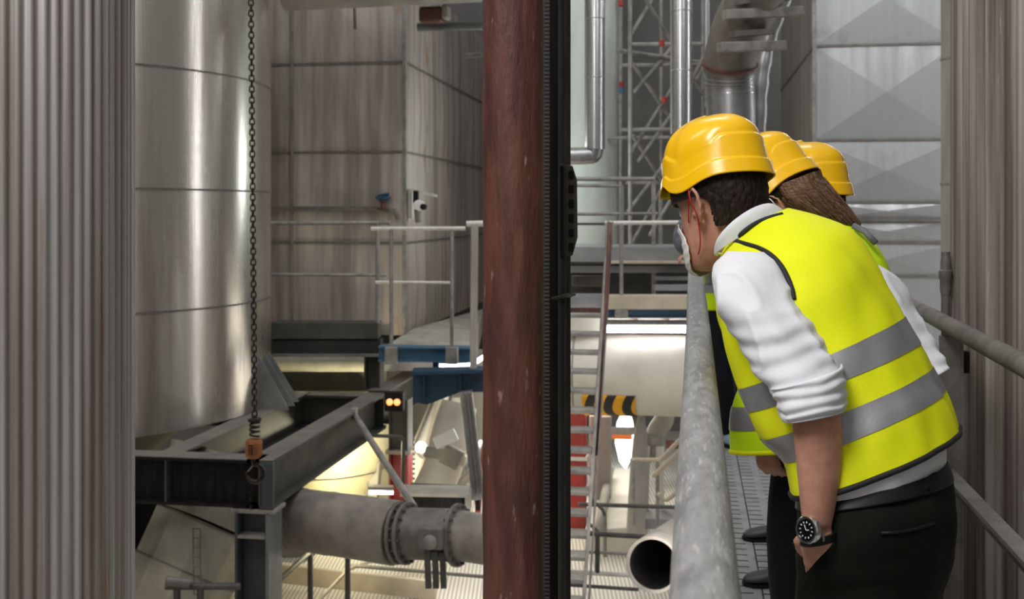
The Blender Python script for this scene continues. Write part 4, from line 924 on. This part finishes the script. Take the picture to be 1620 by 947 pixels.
# ---- hard hat in head coordinates (+Y face, +Z up)
def hat(person, mt, k=1.0):
    g = lambda v, m, s: math.exp(-((v-m)/s)**2)
    NT, NP = 72, 160; vs = []
    def rim_z(th):          # lower edge: low behind the temple, arched over it, brim at front
        a = abs((th+pi) % (2*pi)-pi)
        return -.022*g(a, 1.50, .42)+.012*g(a, 1.0, .15)-.010*g(a, .55, .25)-.006*g(a, pi, .9)
    def pt(u, th):          # u 0 at rim, 1 at the crown
        a = abs((th+pi) % (2*pi)-pi); LB, LF, W = .131, .126, .104
        c, s_ = cos(th), sin(th); ly = LF if c > 0 else LB
        zb = rim_z(th); band = .032-.010*g(a, 1.0, .3)
        sf = 1/(1+math.exp(-(c-.20)/.05)); sb = 1/(1+math.exp((c+.62)/.05))      # front / rear zones with a shoulder
        if u < .14:
            f = u/.14; zz = zb+f*band; rad = 1.0+.040*(1-f)
            if a < 1.0: rad += .055*(1-f)**2*(1-a)**.5
        elif u < .17:
            f = (u-.14)/.03; zz = zb+band+f*.002; rad = 1.0-.040*f
        else:
            f = (u-.17)/.83; z0 = zb+band+.002; zt = .148+.004*c
            z1 = z0+(.040 if c > 0 else .052)*(sf+sb)+.030*(1-sf-sb)
            if f < .30:
                q = f/.30; zz = z0+(z1-z0)*q; rad = .960-.035*q*(1-sf*.6)-.0*q
            else:
                q = (f-.30)/.70; step = .050*sf+.045*sb; sh = min(1, q/.05)
                ang = q*pi/2; zz = z1+(zt-z1)*sin(ang)
                rb = .925+.02*sf; e = .82+.16*sf
                rad = (rb-step*sh)*max(0, cos(ang))**e
                rad += .018*g(q, .28, .18)*(1-sf)
            zz += .006*g(s_*rad*W, 0, .026)*g(f, .8, .45)
        return Vector((s_*rad*W, c*rad*ly, zz+.058))*k
    for i in range(NT+1):
        for j in range(NP): vs.append(mt @ pt(i/NT, 2*pi*j/NP))
    fs = [(i*NP+j, i*NP+(j+1) % NP, (i+1)*NP+(j+1) % NP, (i+1)*NP+j) for i in range(NT) for j in range(NP)]
    h = B().add(vs, fs).build('hard_hat', 'yellow', person, smooth=True, thick=.003)
    # harness band inside and vent slots
    hb_ = B(); n = 64; vs = []
    for zz in (.03, .056):
        for j in range(n):
            a = 2*pi*j/n; vs.append(mt @ (Vector((sin(a)*.089, cos(a)*.110-.002, zz-.006*sin(a*1)**2))*k))
    hb_.add(vs, [(j, (j+1) % n, n+(j+1) % n, n+j) for j in range(n)]).build('harness_band', 'strap', h, smooth=True, thick=.004)
    for s_ in (-1, 1):
        for th, u in ((.62, .235), (.40, .60), (.50, .60)):
            q = mt @ (pt(u, s_*th)*1.0); q2 = mt @ pt(u, s_*th+s_*.05)
            B().beam(q+(q-mt @ Vector((0, 0, .1*k))).normalized()*.001, q2+(q2-mt @ Vector((0, 0, .1*k))).normalized()*.001, .003, .004).build('vent_slot', 'strap', h)
    return h
def short_hair(person, mt, m='hair', low=-.075, off=.011):
    rnd = random.Random(4)
    def keep(q):
        lim = low+.02*(1 if abs(q.x) > .05 else 0)
        if q.y > .035: return q.z > .055
        if q.y > -.036 and abs(q.x) > .03: return q.z > .042-(.0 if q.y > -.012 else .03*min(1, (-q.y-.012)/.02))
        return q.z > low
    def wob(t, th): return .002*noise.noise(Vector((sin(th)*14, cos(th)*14, t*2)))+.0018*noise.noise(Vector((sin(th)*40, cos(th)*40, t*3)))
    return head_mesh(mt, 240, 14, off, keep, wob).build('hair', m, person, smooth=True, thick=.006)

# ======== the man in front: white shirt, yellow vest ========
man = thing('person', 'man in yellow vest over rolled white shirt leaning over the guard rail, hand in pocket', 'person', P(1390, 1550, 2.12))
man.location.z = 0
def fold(amp, s1, s2=None, seed=0):
    def f(th, t, q):
        v = Vector((q.x*s1, q.y*s1, q.z*(s2 or s1)))+Vector((seed, seed, seed))
        return amp*(noise.noise(v)+.5*noise.noise(v*2.1))
    return f
# torso rings between left and right silhouette; index of each: hem 0 ... neck 11
TB = [ring(1258, 772, 1510, 681, 2.16, .205, (-4, 34)), ring(1246, 722, 1487, 622, 2.18, .205, (-2, 20)), ring(1210, 688, 1467, 584, 2.20, .20, (-2, 16)),
      ring(1189, 645, 1447, 545, 2.22, .20, (-2, 14)), ring(1172, 610, 1424, 502, 2.24, .20, (-2, 12)), ring(1150, 550, 1400, 452, 2.27, .20, (0, 8)),
      ring(1136, 496, 1376, 405, 2.30, .20, (0, 4)), ring(1133, 450, 1340, 365, 2.33, .19, (4, 0)), ring(1140, 410, 1292, 343, 2.36, .15, (4, -4), 2), ring(1152, 385, 1248, 331, 2.38, .085, (2, -6), 2)]
vd = fold(.014, 8, 4.5, 3)
def vdisp(th, t, q):
    k = min(1, max(.25, (8.5-t)/3)); return vd(th, t, q)*k
vb = loft(TB, sub=10, n=96, disp=vdisp)
vest = vb.build('vest', 'vest', man, smooth=True, thick=.004)
for a, c in ((1, 2), (3, 4)): loft(TB, a, c, sub=16, n=96, disp=vdisp, off=.0035).build('reflective_band', 'band', vest, smooth=True)
# shirt body under the vest down to the belt
SB = [ring(1264, 790, 1495, 738, 2.15, .175, (-3, 26)), ring(1262, 762, 1492, 700, 2.155, .185, (-3, 30)), ring(1254, 725, 1478, 640, 2.17, .185, (-2, 22))]+[(C, U*.93, V*.93, p) for C, U, V, p in TB[2:]]
loft(SB, sub=8, n=72, disp=fold(.006, 12, 8, 9)).build('shirt', 'shirt', man, smooth=True, thick=.003)
shirt = [o for o in COL.objects if o.name.startswith('shirt')][-1]
# near (left) sleeve
SL = [ring(1150, 398, 1225, 400, 2.22, .06, (0, 0), 2), ring(1131, 425, 1244, 428, 2.17, .085, (0, 0), 2), ring(1130, 468, 1260, 470, 2.12, .085, (0, 6), 2), ring(1154, 512, 1272, 493, 2.09, .085, (0, 8), 2),
      ring(1180, 554, 1292, 526, 2.06, .08, (0, 10), 2), ring(1204, 594, 1310, 560, 2.03, .075, (0, 10), 2), ring(1226, 625, 1326, 597, 2.0, .07, (0, 10), 2.2), ring(1242, 664, 1334, 648, 1.98, .062, (0, 6), 2.2)]
def sdisp(th, t, q):
    xx = q.dot(RT); v = Vector((xx*7-q.z*7, q.dot(FW)*8, q.z*13+xx*16)); k = .45+.55*min(1, t/3)
    r_ = 1-abs(noise.noise(v))*2; w_ = math.sin(t*7.5+2.5*noise.noise(q*9)+th*.8)
    return (.011*(max(0, r_)**2)-.003+.0022*w_*(.1+.9*min(1, max(0, t-2.5))))*k
sl = loft(SL, 0, 7, sub=20, n=96, disp=sdisp)
slv = sl.build('sleeve', 'shirt', man, smooth=True, thick=.003)
CF = [ring(1221, 612, 1332, 578, 2.0, .074, (0, 8), 2.3), ring(1229, 632, 1336, 604, 1.99, .074, (0, 8), 2.3), ring(1238, 655, 1338, 634, 1.98, .070, (0, 6), 2.3), ring(1244, 665, 1335, 648, 1.98, .066, (0, 6), 2.3), ring(1247, 662, 1331, 646, 1.98, .062, (0, 6), 2.3)]
cf = loft(CF, sub=10, n=96, disp=lambda th, t, q: .004*noise.noise(q*30)+.0022*sin(t*9+4*noise.noise(q*14)))
cf.build('rolled_cuff', 'shirt', slv, smooth=True, thick=.002)
# far (right) sleeve, elbow poking out behind the back
SR = [ring(1290, 380, 1350, 400, 2.5, .07, (0, 0), 2), ring(1330, 420, 1420, 440, 2.48, .075, (0, 0), 2), ring(1380, 500, 1446, 490, 2.42, .07, (0, 0), 2), ring(1405, 560, 1470, 532, 2.38, .065, (0, 0), 2),
      ring(1425, 598, 1490, 566, 2.34, .062, (0, 0), 2), ring(1440, 618, 1497, 586, 2.31, .058, (0, 0), 2)]
slr = loft(SR, sub=16, n=72, disp=lambda th, t, q: sdisp(th, t+2, q)*.7).build('sleeve', 'shirt', man, smooth=True, thick=.003)
# collar
CO = [ring(1131, 404, 1243, 340, 2.36, .075, (-4, -4), 2), ring(1133, 400, 1236, 331, 2.36, .072, (-14, -14), 2), ring(1135, 398, 1226, 326, 2.36, .066, (-16, -16), 2)]
cob = loft(CO, sub=8, n=72); cob.build('collar', 'shirt', shirt, smooth=True, thick=.003)
# trousers
TR = [ring(1266, 778, 1494, 727, 2.14, .165, (-3, 26)), ring(1262, 800, 1506, 760, 2.13, .172, (-3, 22)), ring(1260, 840, 1513, 822, 2.12, .178, (0, 14)), ring(1260, 890, 1508, 888, 2.12, .175, (0, 6)), ring(1262, 935, 1496, 930, 2.12, .165, (0, 0)), ring(1275, 965, 1480, 965, 2.12, .14, (0, 0))]
td = fold(.006, 9, 12, 5)
tb = loft(TR, sub=10, n=84, disp=td, cap=True)
def leg_b(b, pts, rad): return limb(b, pts, rad, 22, 5)
kneeL, ankL = P(1330, 1190, 2.02), P(1420, 1480, 2.06); hipL = P(1352, 905, 2.05)
kneeR, ankR = P(1400, 1190, 2.28), P(1440, 1430, 2.36); hipR = P(1400, 905, 2.20)
ankL.z = .09; ankR.z = .09
leg_b(tb, [hipL+UP*.05, hipL-UP*.10, kneeL, ankL], [.10, .108, .078, .060])
leg_b(tb, [hipR+UP*.05, hipR-UP*.10, kneeR, ankR], [.10, .108, .078, .060])
trs = tb.build('trousers', 'trouser', man, smooth=True)
md = trs.modifiers.new('cloth', 'REMESH'); md.mode = 'VOXEL'; md.voxel_size = .007; md.use_smooth_shade = True
md = trs.modifiers.new('soften', 'SMOOTH'); md.iterations = 3
loft(TR, .1, .95, sub=14, n=84, off=.003).build('belt', 'leather', trs, smooth=True, thick=.003)
tt = bvh(tb); 
pk = [hit(tt, x, y, .004) for x, y in ((1393, 843), (1415, 842), (1440, 838), (1462, 832), (1478, 826))]
if all(pk): B().tube(pk, .0028, 6).build('back_pocket_welt', 'leather', trs, smooth=True)
pk = [hit(tt, x, y, .006) for x, y in ((1458, 722), (1462, 745), (1466, 774))]
if all(pk): B().tube(pk, .006, 6).build('belt_loop', 'trouser', trs, smooth=True)
# piping along armhole, neckline and hem
tv = bvh(vb, sl)
def piping(parent, pts, tree, r=.0036, m='piping', lift=.003, name='piping'):
    q = [hit(tree, x, y, lift) for x, y in pts]; q = [v for v in q if v is not None]
    if len(q) > 2: return B().tube(smoothpts(q, 4), r, 8).build(name, m, parent, smooth=True)
tvest = bvh(vb)
piping(vest, [(1163, 381), (1180, 386), (1200, 392), (1218, 402), (1234, 418), (1245, 437), (1253, 458), (1256, 474)], tv, .0050)
piping(vest, [(1139, 402), (1146, 392), (1155, 383), (1163, 380)], tvest)
piping(vest, [(1164, 380), (1174, 369), (1188, 358), (1205, 349), (1222, 343), (1238, 339)], bvh(vb, cob), .0050)
piping(vest, [(1140, 404), (1134, 425), (1132, 445), (1134, 464), (1139, 482), (1149, 500), (1163, 515), (1180, 524)], tvest, lift=.006)
hp_ = [rpoint(TB, 0, 2*pi*j/96, vdisp, .002) for j in range(96)]
B().tube(hp_, .0055, 8, closed=True).build('hem_binding', 'piping', vest, smooth=True)
# head
hc = P(1139, 333, 2.47)
fwd = (-RT*cos(radians(50))+FW*sin(radians(50)))*cos(radians(13))-UP*sin(radians(13))
upv = UP*cos(radians(8))+RT*.06
HM = frame(hc, fwd, upv)
nk = P(1190, 372, 2.40)
mb = B(); head_mesh(HM, 72, 4, b=mb); ear(mb, HM, 1); ear(mb, HM, -1)
def at(mt, x, y, zz): return mt @ Vector((x, y, zz))
limb(mb, [at(HM, 0, -.030, -.02), at(HM, 0, -.040, -.075), nk, P(1225, 430, 2.36)], [.056, .056, .060, .075], 20)
core = [(C, U*.86, V*.86, p) for C, U, V, p in [TR[4], TR[2], TR[0]]+TB[2:9]]
q = loft(core, sub=4, n=30, cap=True); mb.add(q.v, q.f)
FA = [ring(1246, 625, 1326, 612, 2.0, .052, (0, 4), 2), ring(1252, 660, 1331, 654, 1.985, .046, (0, 4), 2), ring(1256, 700, 1333, 700, 1.98, .044, (0, 0), 2), ring(1262, 760, 1330, 757, 1.975, .038, (0, 0), 2), ring(1267, 808, 1321, 806, 1.97, .030, (0, 0), 2), ring(1270, 836, 1315, 834, 1.97, .025, (0, 0), 2.2)]
arm = loft(FA, sub=6, n=32, cap=True)
limb(mb, [P(1190, 430, 2.2), P(1220, 520, 2.1), P(1288, 625, 1.995)], [.055, .05, .042])
# left hand slides into the pocket
hm = frame(P(1294, 838, 1.97), P(1306, 905, 2.0)-P(1294, 838, 1.97), RT*-.35-FW)
hb2 = B(); hand(hb2, hm, 1, .45, .86)
limb(mb, [P(1320, 400, 2.5), P(1400, 500, 2.43), P(1446, 580, 2.35), P(1440, 690, 2.32), P(1425, 730, 2.30)], [.045, .038, .030, .026, .024])
hand(mb, frame(P(1425, 730, 2.30), P(1400, 800, 2.25)-P(1425, 730, 2.3), FW), -1, .5, .9)
limb(mb, [hipL, kneeL, ankL], [.08, .055, .04]); limb(mb, [hipR, kneeR, ankR], [.08, .055, .04])
mb.add(arm.v, arm.f); mb.add(hb2.v, hb2.f)
body(man, mb, 'skin', .0045)
hat(man, HM, 1.0); short_hair(man, HM, low=-.046)
shoe(man, ankL, -RT); shoe(man, ankR, -RT+FW*.4)
for s_ in (-1, 1): B().lathe(at(HM, s_*.031, .076, .010), HM.to_3x3() @ Vector((0, 1, 0)), [(0, -.011), (.009, -.006), (.011, 0), (.009, .006), (0, .010)], 14).build('eye', 'white', man, smooth=True)
def face_mask(person, mt, cord='redcord'):
    b = B(); nr, nc = 22, 40; vs = []
    for i in range(nr+1):
        u = i/nr; t_ = .35+u*4.85; A_ = .62+.52*sin(pi*min(1, u*1.05))**.7
        for j in range(nc+1):
            th = A_*(2*j/nc-1); pl = .0012*sin(u*40)*(1 if .2 < u < .8 else 0)
            vs.append(mt @ head_pt(t_, th, .008+.012*math.exp(-(th/.35)**2)*math.exp(-((u-.35)/.3)**2)+pl))
    b.add(vs, [(i*(nc+1)+j, i*(nc+1)+j+1, (i+1)*(nc+1)+j+1, (i+1)*(nc+1)+j) for i in range(nr) for j in range(nc)])
    o = b.build('face_mask', 'maskm', person, smooth=True, thick=.002)
    for s_ in (-1, 1):
        B().tube(smoothpts([at(mt, s_*.068, .034, -.022), at(mt, s_*.084, .014, .010), at(mt, s_*.096, -.002, .036), at(mt, s_*.114, -.018, .030), at(mt, s_*.116, -.022, .008), at(mt, s_*.098, -.018, -.024), at(mt, s_*.074, .004, -.070), at(mt, s_*.056, .030, -.092)], 4), .0014, 6).build('ear_loop', cord, o, smooth=True)
    return o
face_mask(man, HM)
# watch on the left wrist
wa = (P(1292, 800, 1.97)-P(1297, 850, 1.97)).normalized()
SW = [ring(1268, 846, 1322, 838, 1.97, .034, (0, 8), 2.2), ring(1266, 860, 1322, 851, 1.97, .034, (0, 8), 2.2)]
wstrap = loft(SW, sub=4, n=48).build('watch', 'leather', man, smooth=True, thick=.003)
wc = P(1276, 838, 1.945); wn = (-RT*.80-FW*.55+UP*.12).normalized()
B().lathe(wc-wn*.004, wn, [(.020, -.006), (.0245, -.004), (.0245, .003), (.0222, .006), (.0190, .0062), (.0190, .004), (0, .004)], 40).build('watch_case', 'chrome', wstrap, smooth='auto')
B().lathe(wc-wn*.004, wn, [(.0188, .0045), (0, .0048)], 32, cap=False).build('watch_dial', 'dial', wstrap)
wx = wn.cross(UP).normalized(); wy = wx.cross(wn)
b = B()
for k in range(12):
    a = 2*pi*k/12; dirv = wx*cos(a)+wy*sin(a); b.beam(wc+wn*.0012+dirv*.0115, wc+wn*.0012+dirv*.0145, .0016, .0008, wn)
b.beam(wc+wn*.0014, wc+wn*.0014+(wx*.5+wy*.85)*.0095, .0012, .0008, wn); b.beam(wc+wn*.0014, wc+wn*.0014+(wx*-.9+wy*.2)*.007, .0014, .0008, wn)
b.build('hour_markers', 'white', wstrap)
for yy in (-1, 1): B().beam(wc-wn*.006+wy*.020*yy-wx*.008, wc-wn*.006+wy*.020*yy+wx*.008, .006, .006, wn).build('lug', 'chrome', wstrap)
B().box(P(1303, 848, 1.932), (.003, .004, .016)).build('strap_keeper', 'chrome', wstrap)

# ======== woman behind him ========
wom = thing('person', 'woman with long light brown hair under a yellow helmet, second of the leaning group', 'person', P(1290, 1200, 2.9)); wom.location.z = 0
hc2 = P(1236, 340, 2.80)
f2 = (-RT*cos(radians(26))+FW*sin(radians(26)))*cos(radians(31))-UP*sin(radians(31))
HM2 = frame(hc2, f2, UP-RT*.12+FW*.1)
TW = [ring(1158, 712, 1440, 690, 2.72, .17, (0, 10)), ring(1158, 650, 1448, 620, 2.72, .175, (0, 8)), ring(1176, 590, 1446, 560, 2.72, .175, (0, 8)), ring(1196, 520, 1438, 505, 2.72, .175, (0, 6)), ring(1210, 460, 1418, 455, 2.73, .17, (0, 4)), ring(1216, 420, 1398, 410, 2.74, .16, (0, 2)), ring(1230, 385, 1366, 368, 2.76, .12, (0, 0), 2), ring(1250, 370, 1328, 352, 2.77, .07, (0, 0), 2)]
vw = loft(TW, sub=8, n=72, disp=fold(.008, 8, 6, 12))
v2 = vw.build('vest', 'vest_g', wom, smooth=True, thick=.004)
for a, c in ((.6, 1.15), (1.9, 2.4)): loft(TW, a, c, sub=16, n=72, off=.004, disp=fold(.008, 8, 6, 12)).build('reflective_band', 'band', v2, smooth=True)
hp_ = [rpoint(TW, 0, 2*pi*j/72, fold(.008, 8, 6, 12), .001) for j in range(72)]
B().tube(hp_, .0055, 8, closed=True).build('hem_binding', 'vest', v2, smooth=True)
q = [P(1350, 357, 2.68), P(1368, 366, 2.66), P(1385, 384, 2.64)]; B().tube(q, .008, 8).build('shoulder_strap', 'greyjacket', wom, smooth=True)
b2 = B(); head_mesh(HM2, 56, 3, b=b2); ear(b2, HM2, 1); ear(b2, HM2, -1)
limb(b2, [at(HM2, 0, -.03, -.02), at(HM2, 0, -.04, -.08), P(1290, 385, 2.78), P(1310, 440, 2.75)], [.05, .05, .052, .07])
q = loft([(C, U*.84, V*.84, p) for C, U, V, p in TW[1:7]], sub=4, n=28, cap=True); b2.add(q.v, q.f)
hL, kL, aL = P(1300, 720, 2.78), P(1268, 850, 2.78), P(1280, 1180, 2.90); aL.z = .09
hR, kR, aR = P(1340, 720, 2.95), P(1300, 880, 3.02), P(1300, 1120, 3.08); aR.z = .09
limb(b2, [P(1225, 455, 2.62), P(1200, 560, 2.62), P(1212, 690, 2.66)], [.045, .038, .026])
hand(b2, frame(P(1212, 688, 2.66), P(1216, 735, 2.66)-P(1212, 688, 2.66), -RT-FW*.8), 1, 1.25, .88)
limb(b2, [P(1380, 440, 2.9), P(1330, 560, 2.95), P(1300, 690, 2.95)], [.045, .038, .026]); hand(b2, frame(P(1300, 690, 2.95), -UP, FW), -1, .6, .88)
limb(b2, [hL, kL, aL], [.07, .05, .035]); limb(b2, [hR, kR, aR], [.07, .05, .035])
body(wom, b2, 'skin', .006)
tw = B(); limb(tw, [P(1300, 640, 2.80), hL, kL, aL], [.14, .118, .085, .055], 22); limb(tw, [P(1320, 640, 2.9), hR, kR, aR], [.14, .115, .08, .055], 22)
o = tw.build('trousers', 'trouser_b', wom, smooth=True); md = o.modifiers.new('cloth', 'REMESH'); md.mode = 'VOXEL'; md.voxel_size = .009; md.use_smooth_shade = True
sv = B(); limb(sv, [P(1232, 430, 2.66), P(1212, 520, 2.64), P(1204, 640, 2.64)], [.062, .052, .042]); sv.build('sleeve', 'greyjacket', wom, smooth=True)
sv = B(); limb(sv, [P(1370, 420, 2.86), P(1340, 550, 2.93), P(1304, 660, 2.95)], [.06, .05, .042]); sv.build('sleeve', 'greyjacket', wom, smooth=True)
shoe(wom, aL, -RT); shoe(wom, aR, -RT)
hat(wom, HM2, 1.0)
HR = [ring(1212, 300, 1296, 268, 2.80, .10, (0, 0), 2), ring(1226, 322, 1304, 284, 2.80, .108, (0, 0), 2), ring(1252, 344, 1322, 306, 2.79, .10, (0, 0), 2), ring(1280, 358, 1342, 330, 2.78, .085, (0, 0), 2), ring(1300, 365, 1357, 350, 2.77, .065, (0, 0), 2), ring(1316, 368, 1360, 362, 2.77, .05, (0, 0), 2)]
hh_ = loft(HR, sub=14, n=180, cap=True, disp=lambda th, t, q: .004*noise.noise(Vector((cos(th)*11, sin(th)*11, t*.5)))+.0035*noise.noise(Vector((cos(th)*34, sin(th)*34, t*.5)))+(.012*noise.noise(Vector((cos(th)*22, sin(th)*22, 3)))*max(0, t-3.5)))
hair2 = hh_.build('hair', 'hair_w', wom, smooth=True)
th2 = bvh(hh_); rs = random.Random(2); b = B()
for i in range(120):      # loose strands on the hair
    th = rs.uniform(pi*.0, pi*1.0); t0 = rs.uniform(.8, 3.5); pts = []
    for k in range(7): pts.append(rpoint(HR, min(5, t0+k*.28), th+.02*sin(k+i), None, .002+.003*rs.random()))
    b.tube(pts, .0011, 4)
st = b.build('strands', 'hair_w', hair2, smooth=True); st['kind'] = 'stuff'
face_mask(wom, HM2, 'white')

# ======== third of the group ========
p3 = thing('person', 'person in yellow helmet mostly hidden, third of the leaning group', 'person', P(1320, 1100, 3.4)); p3.location.z = 0
hc3 = P(1276, 344, 3.25)
f3 = (-RT*cos(radians(48))+FW*sin(radians(48)))*cos(radians(4))-UP*sin(radians(4))
HM3 = frame(hc3, f3, UP)
T3 = [ring(1200, 690, 1400, 680, 3.35, .17), ring(1205, 590, 1410, 580, 3.35, .175), ring(1218, 500, 1405, 495, 3.32, .175), ring(1230, 440, 1390, 440, 3.3, .16), ring(1255, 405, 1350, 402, 3.28, .10, (0, 0), 2), ring(1270, 395, 1325, 393, 3.27, .06, (0, 0), 2)]
v3 = loft(T3, sub=6, n=48, disp=fold(.008, 8, 6, 30)).build('vest', 'vest_g', p3, smooth=True, thick=.004)
loft(T3, 1.0, 1.4, sub=16, n=48, off=.004, disp=fold(.008, 8, 6, 30)).build('reflective_band', 'band', v3, smooth=True)
b3 = B(); head_mesh(HM3, 56, 3, b=b3); ear(b3, HM3, 1); ear(b3, HM3, -1)
limb(b3, [at(HM3, 0, -.03, -.03), at(HM3, 0, -.03, -.09), P(1298, 400, 3.3), P(1300, 450, 3.3)], [.05, .05, .052, .07])
q = loft([(C, U*.84, V*.84, p) for C, U, V, p in T3[0:5]], sub=4, n=28, cap=True); b3.add(q.v, q.f)
h3, k3, a3 = P(1290, 680, 3.4), P(1268, 800, 3.8), P(1256, 905, 4.35); h4, k4, a4 = P(1310, 680, 3.5), P(1278, 760, 4.2), P(1246, 840, 4.95)
h4 = P(1300, 680, 3.6); a3.z = a4.z = .09
limb(b3, [h3, k3, a3], [.07, .05, .035]); limb(b3, [h4, k4, a4], [.07, .05, .035])
for s_, x0, x1, dd in ((1, 1235, 1228, 3.2), (-1, 1385, 1360, 3.45)):
    limb(b3, [P(x0, 450, dd), P(x1, 560, dd), P(x1+8, 660, dd)], [.045, .038, .026]); hand(b3, frame(P(x1+8, 660, dd), -UP, -FW), s_, .6, .9)
    sv = B(); limb(sv, [P(x0, 440, dd), P(x1, 540, dd), P(x1+6, 635, dd)], [.06, .05, .042]); sv.build('sleeve', 'greyjacket', p3, smooth=True)
body(p3, b3, 'skin', .007)
tw = B(); limb(tw, [P(1295, 620, 3.38), h3, k3, a3], [.13, .11, .08, .055], 22); limb(tw, [P(1300, 620, 3.45), h4, k4, a4], [.13, .11, .08, .055], 22)
o = tw.build('trousers', 'trouser_b', p3, smooth=True); md = o.modifiers.new('cloth', 'REMESH'); md.mode = 'VOXEL'; md.voxel_size = .01; md.use_smooth_shade = True
shoe(p3, a3, -RT-FW*.1, 'shoe'); shoe(p3, a4, -RT-FW*.1, 'shoe')
hat(p3, HM3, 1.03); short_hair(p3, HM3)

# ======== far person at the rail ========
p4 = thing('person', 'far person in grey jacket and lime vest leaning with folded arms on the rail end', 'person', P(1150, 700, 6.9)); p4.location.z = 0
HM4 = frame(P(1122, 345, 6.95), -RT*.7+FW*.7-UP*.3, UP)
T4 = [ring(1106, 491, 1180, 491, 6.95, .17), ring(1104, 462, 1180, 462, 6.95, .17), ring(1098, 448, 1178, 446, 6.95, .17), ring(1094, 420, 1172, 420, 6.95, .16), ring(1093, 396, 1160, 396, 6.95, .14), ring(1102, 380, 1145, 380, 6.95, .08, (0, 0), 2)]
v4 = loft(T4, sub=6, n=48, disp=fold(.01, 7, 5, 40)).build('vest', 'vest_g', p4, smooth=True, thick=.005)
loft(T4, .95, 2.0, sub=10, n=48, off=.006, disp=fold(.01, 7, 5, 40)).build('reflective_band', 'band', v4, smooth=True)
B().tube([P(1121, 396, 6.79), P(1120, 420, 6.77), P(1121, 448, 6.77)], .018, 8).build('reflective_band', 'band', v4, smooth=True)
b4 = B(); head_mesh(HM4, 48, 3, b=b4); ear(b4, HM4, 1); ear(b4, HM4, -1)
limb(b4, [at(HM4, 0, -.03, -.03), at(HM4, 0, -.03, -.09), P(1126, 388, 6.95), P(1130, 410, 6.95)], [.05, .05, .055, .07])
q = loft([(C, U*.8, V*.8, p) for C, U, V, p in T4[0:5]], sub=4, n=24, cap=True); b4.add(q.v, q.f)
h5, k5, a5 = P(1135, 500, 6.9), P(1140, 600, 6.85), P(1152, 690, 6.9); h6, k6, a6 = P(1150, 500, 7.05), P(1160, 600, 7.1), P(1168, 685, 7.2); a5.z = a6.z = .09
limb(b4, [h5, k5, a5], [.07, .05, .035]); limb(b4, [h6, k6, a6], [.07, .05, .035])
ja = [P(1102, 392, 6.85), P(1088, 386, 6.75), P(1080, 380, 6.68), P(1092, 396, 6.55)]
limb(b4, ja, [.04, .038, .03, .024]); hand(b4, frame(ja[-1], RT*.9-FW*.1-UP*.1, UP), 1, .7, .95)
jb = [P(1140, 390, 6.9), P(1130, 420, 6.7), P(1108, 402, 6.55)]; limb(b4, jb, [.04, .038, .024]); hand(b4, frame(jb[-1], -RT, UP), -1, .7, .95)
body(p4, b4, 'skin', .008)
sv = limb(B(), [P(1104, 372, 6.9), P(1094, 366, 6.8), P(1086, 380, 6.66), P(1095, 394, 6.56)], [.095, .098, .078, .062], 24, 6); sv.build('sleeve', 'greyjacket', p4, smooth=True)
sv = limb(B(), [P(1140, 388, 6.95), P(1132, 415, 6.75), P(1112, 403, 6.6)], [.07, .06, .05]); sv.build('sleeve', 'greyjacket', p4, smooth=True)
tw = B(); limb(tw, [P(1140, 480, 6.95), h5, k5, a5], [.14, .12, .085, .06], 20); limb(tw, [P(1142, 480, 7.0), h6, k6, a6], [.14, .12, .085, .06], 20)
o = tw.build('trousers', 'trouser_b', p4, smooth=True); md = o.modifiers.new('cloth', 'REMESH'); md.mode = 'VOXEL'; md.voxel_size = .012; md.use_smooth_shade = True
shoe(p4, a5, -RT*.4+FW, 'shoe_b', 1.15); shoe(p4, a6, -RT*.4+FW, 'shoe_b', 1.15)
hat(p4, HM4, .95); short_hair(p4, HM4)

for o in COL.objects:
    if o.get('category') == 'person': o['group'] = 'people leaning over the rail'
    if o.get('category') == 'duct' and o.name.startswith('duct_tower'): o['group'] = 'sheet clad duct towers'
    if o.name.startswith('cross_pipe'): o['group'] = 'thin grey cross pipes'
    if o.name.startswith('guard_rail'): o['group'] = 'catwalk guard rails'
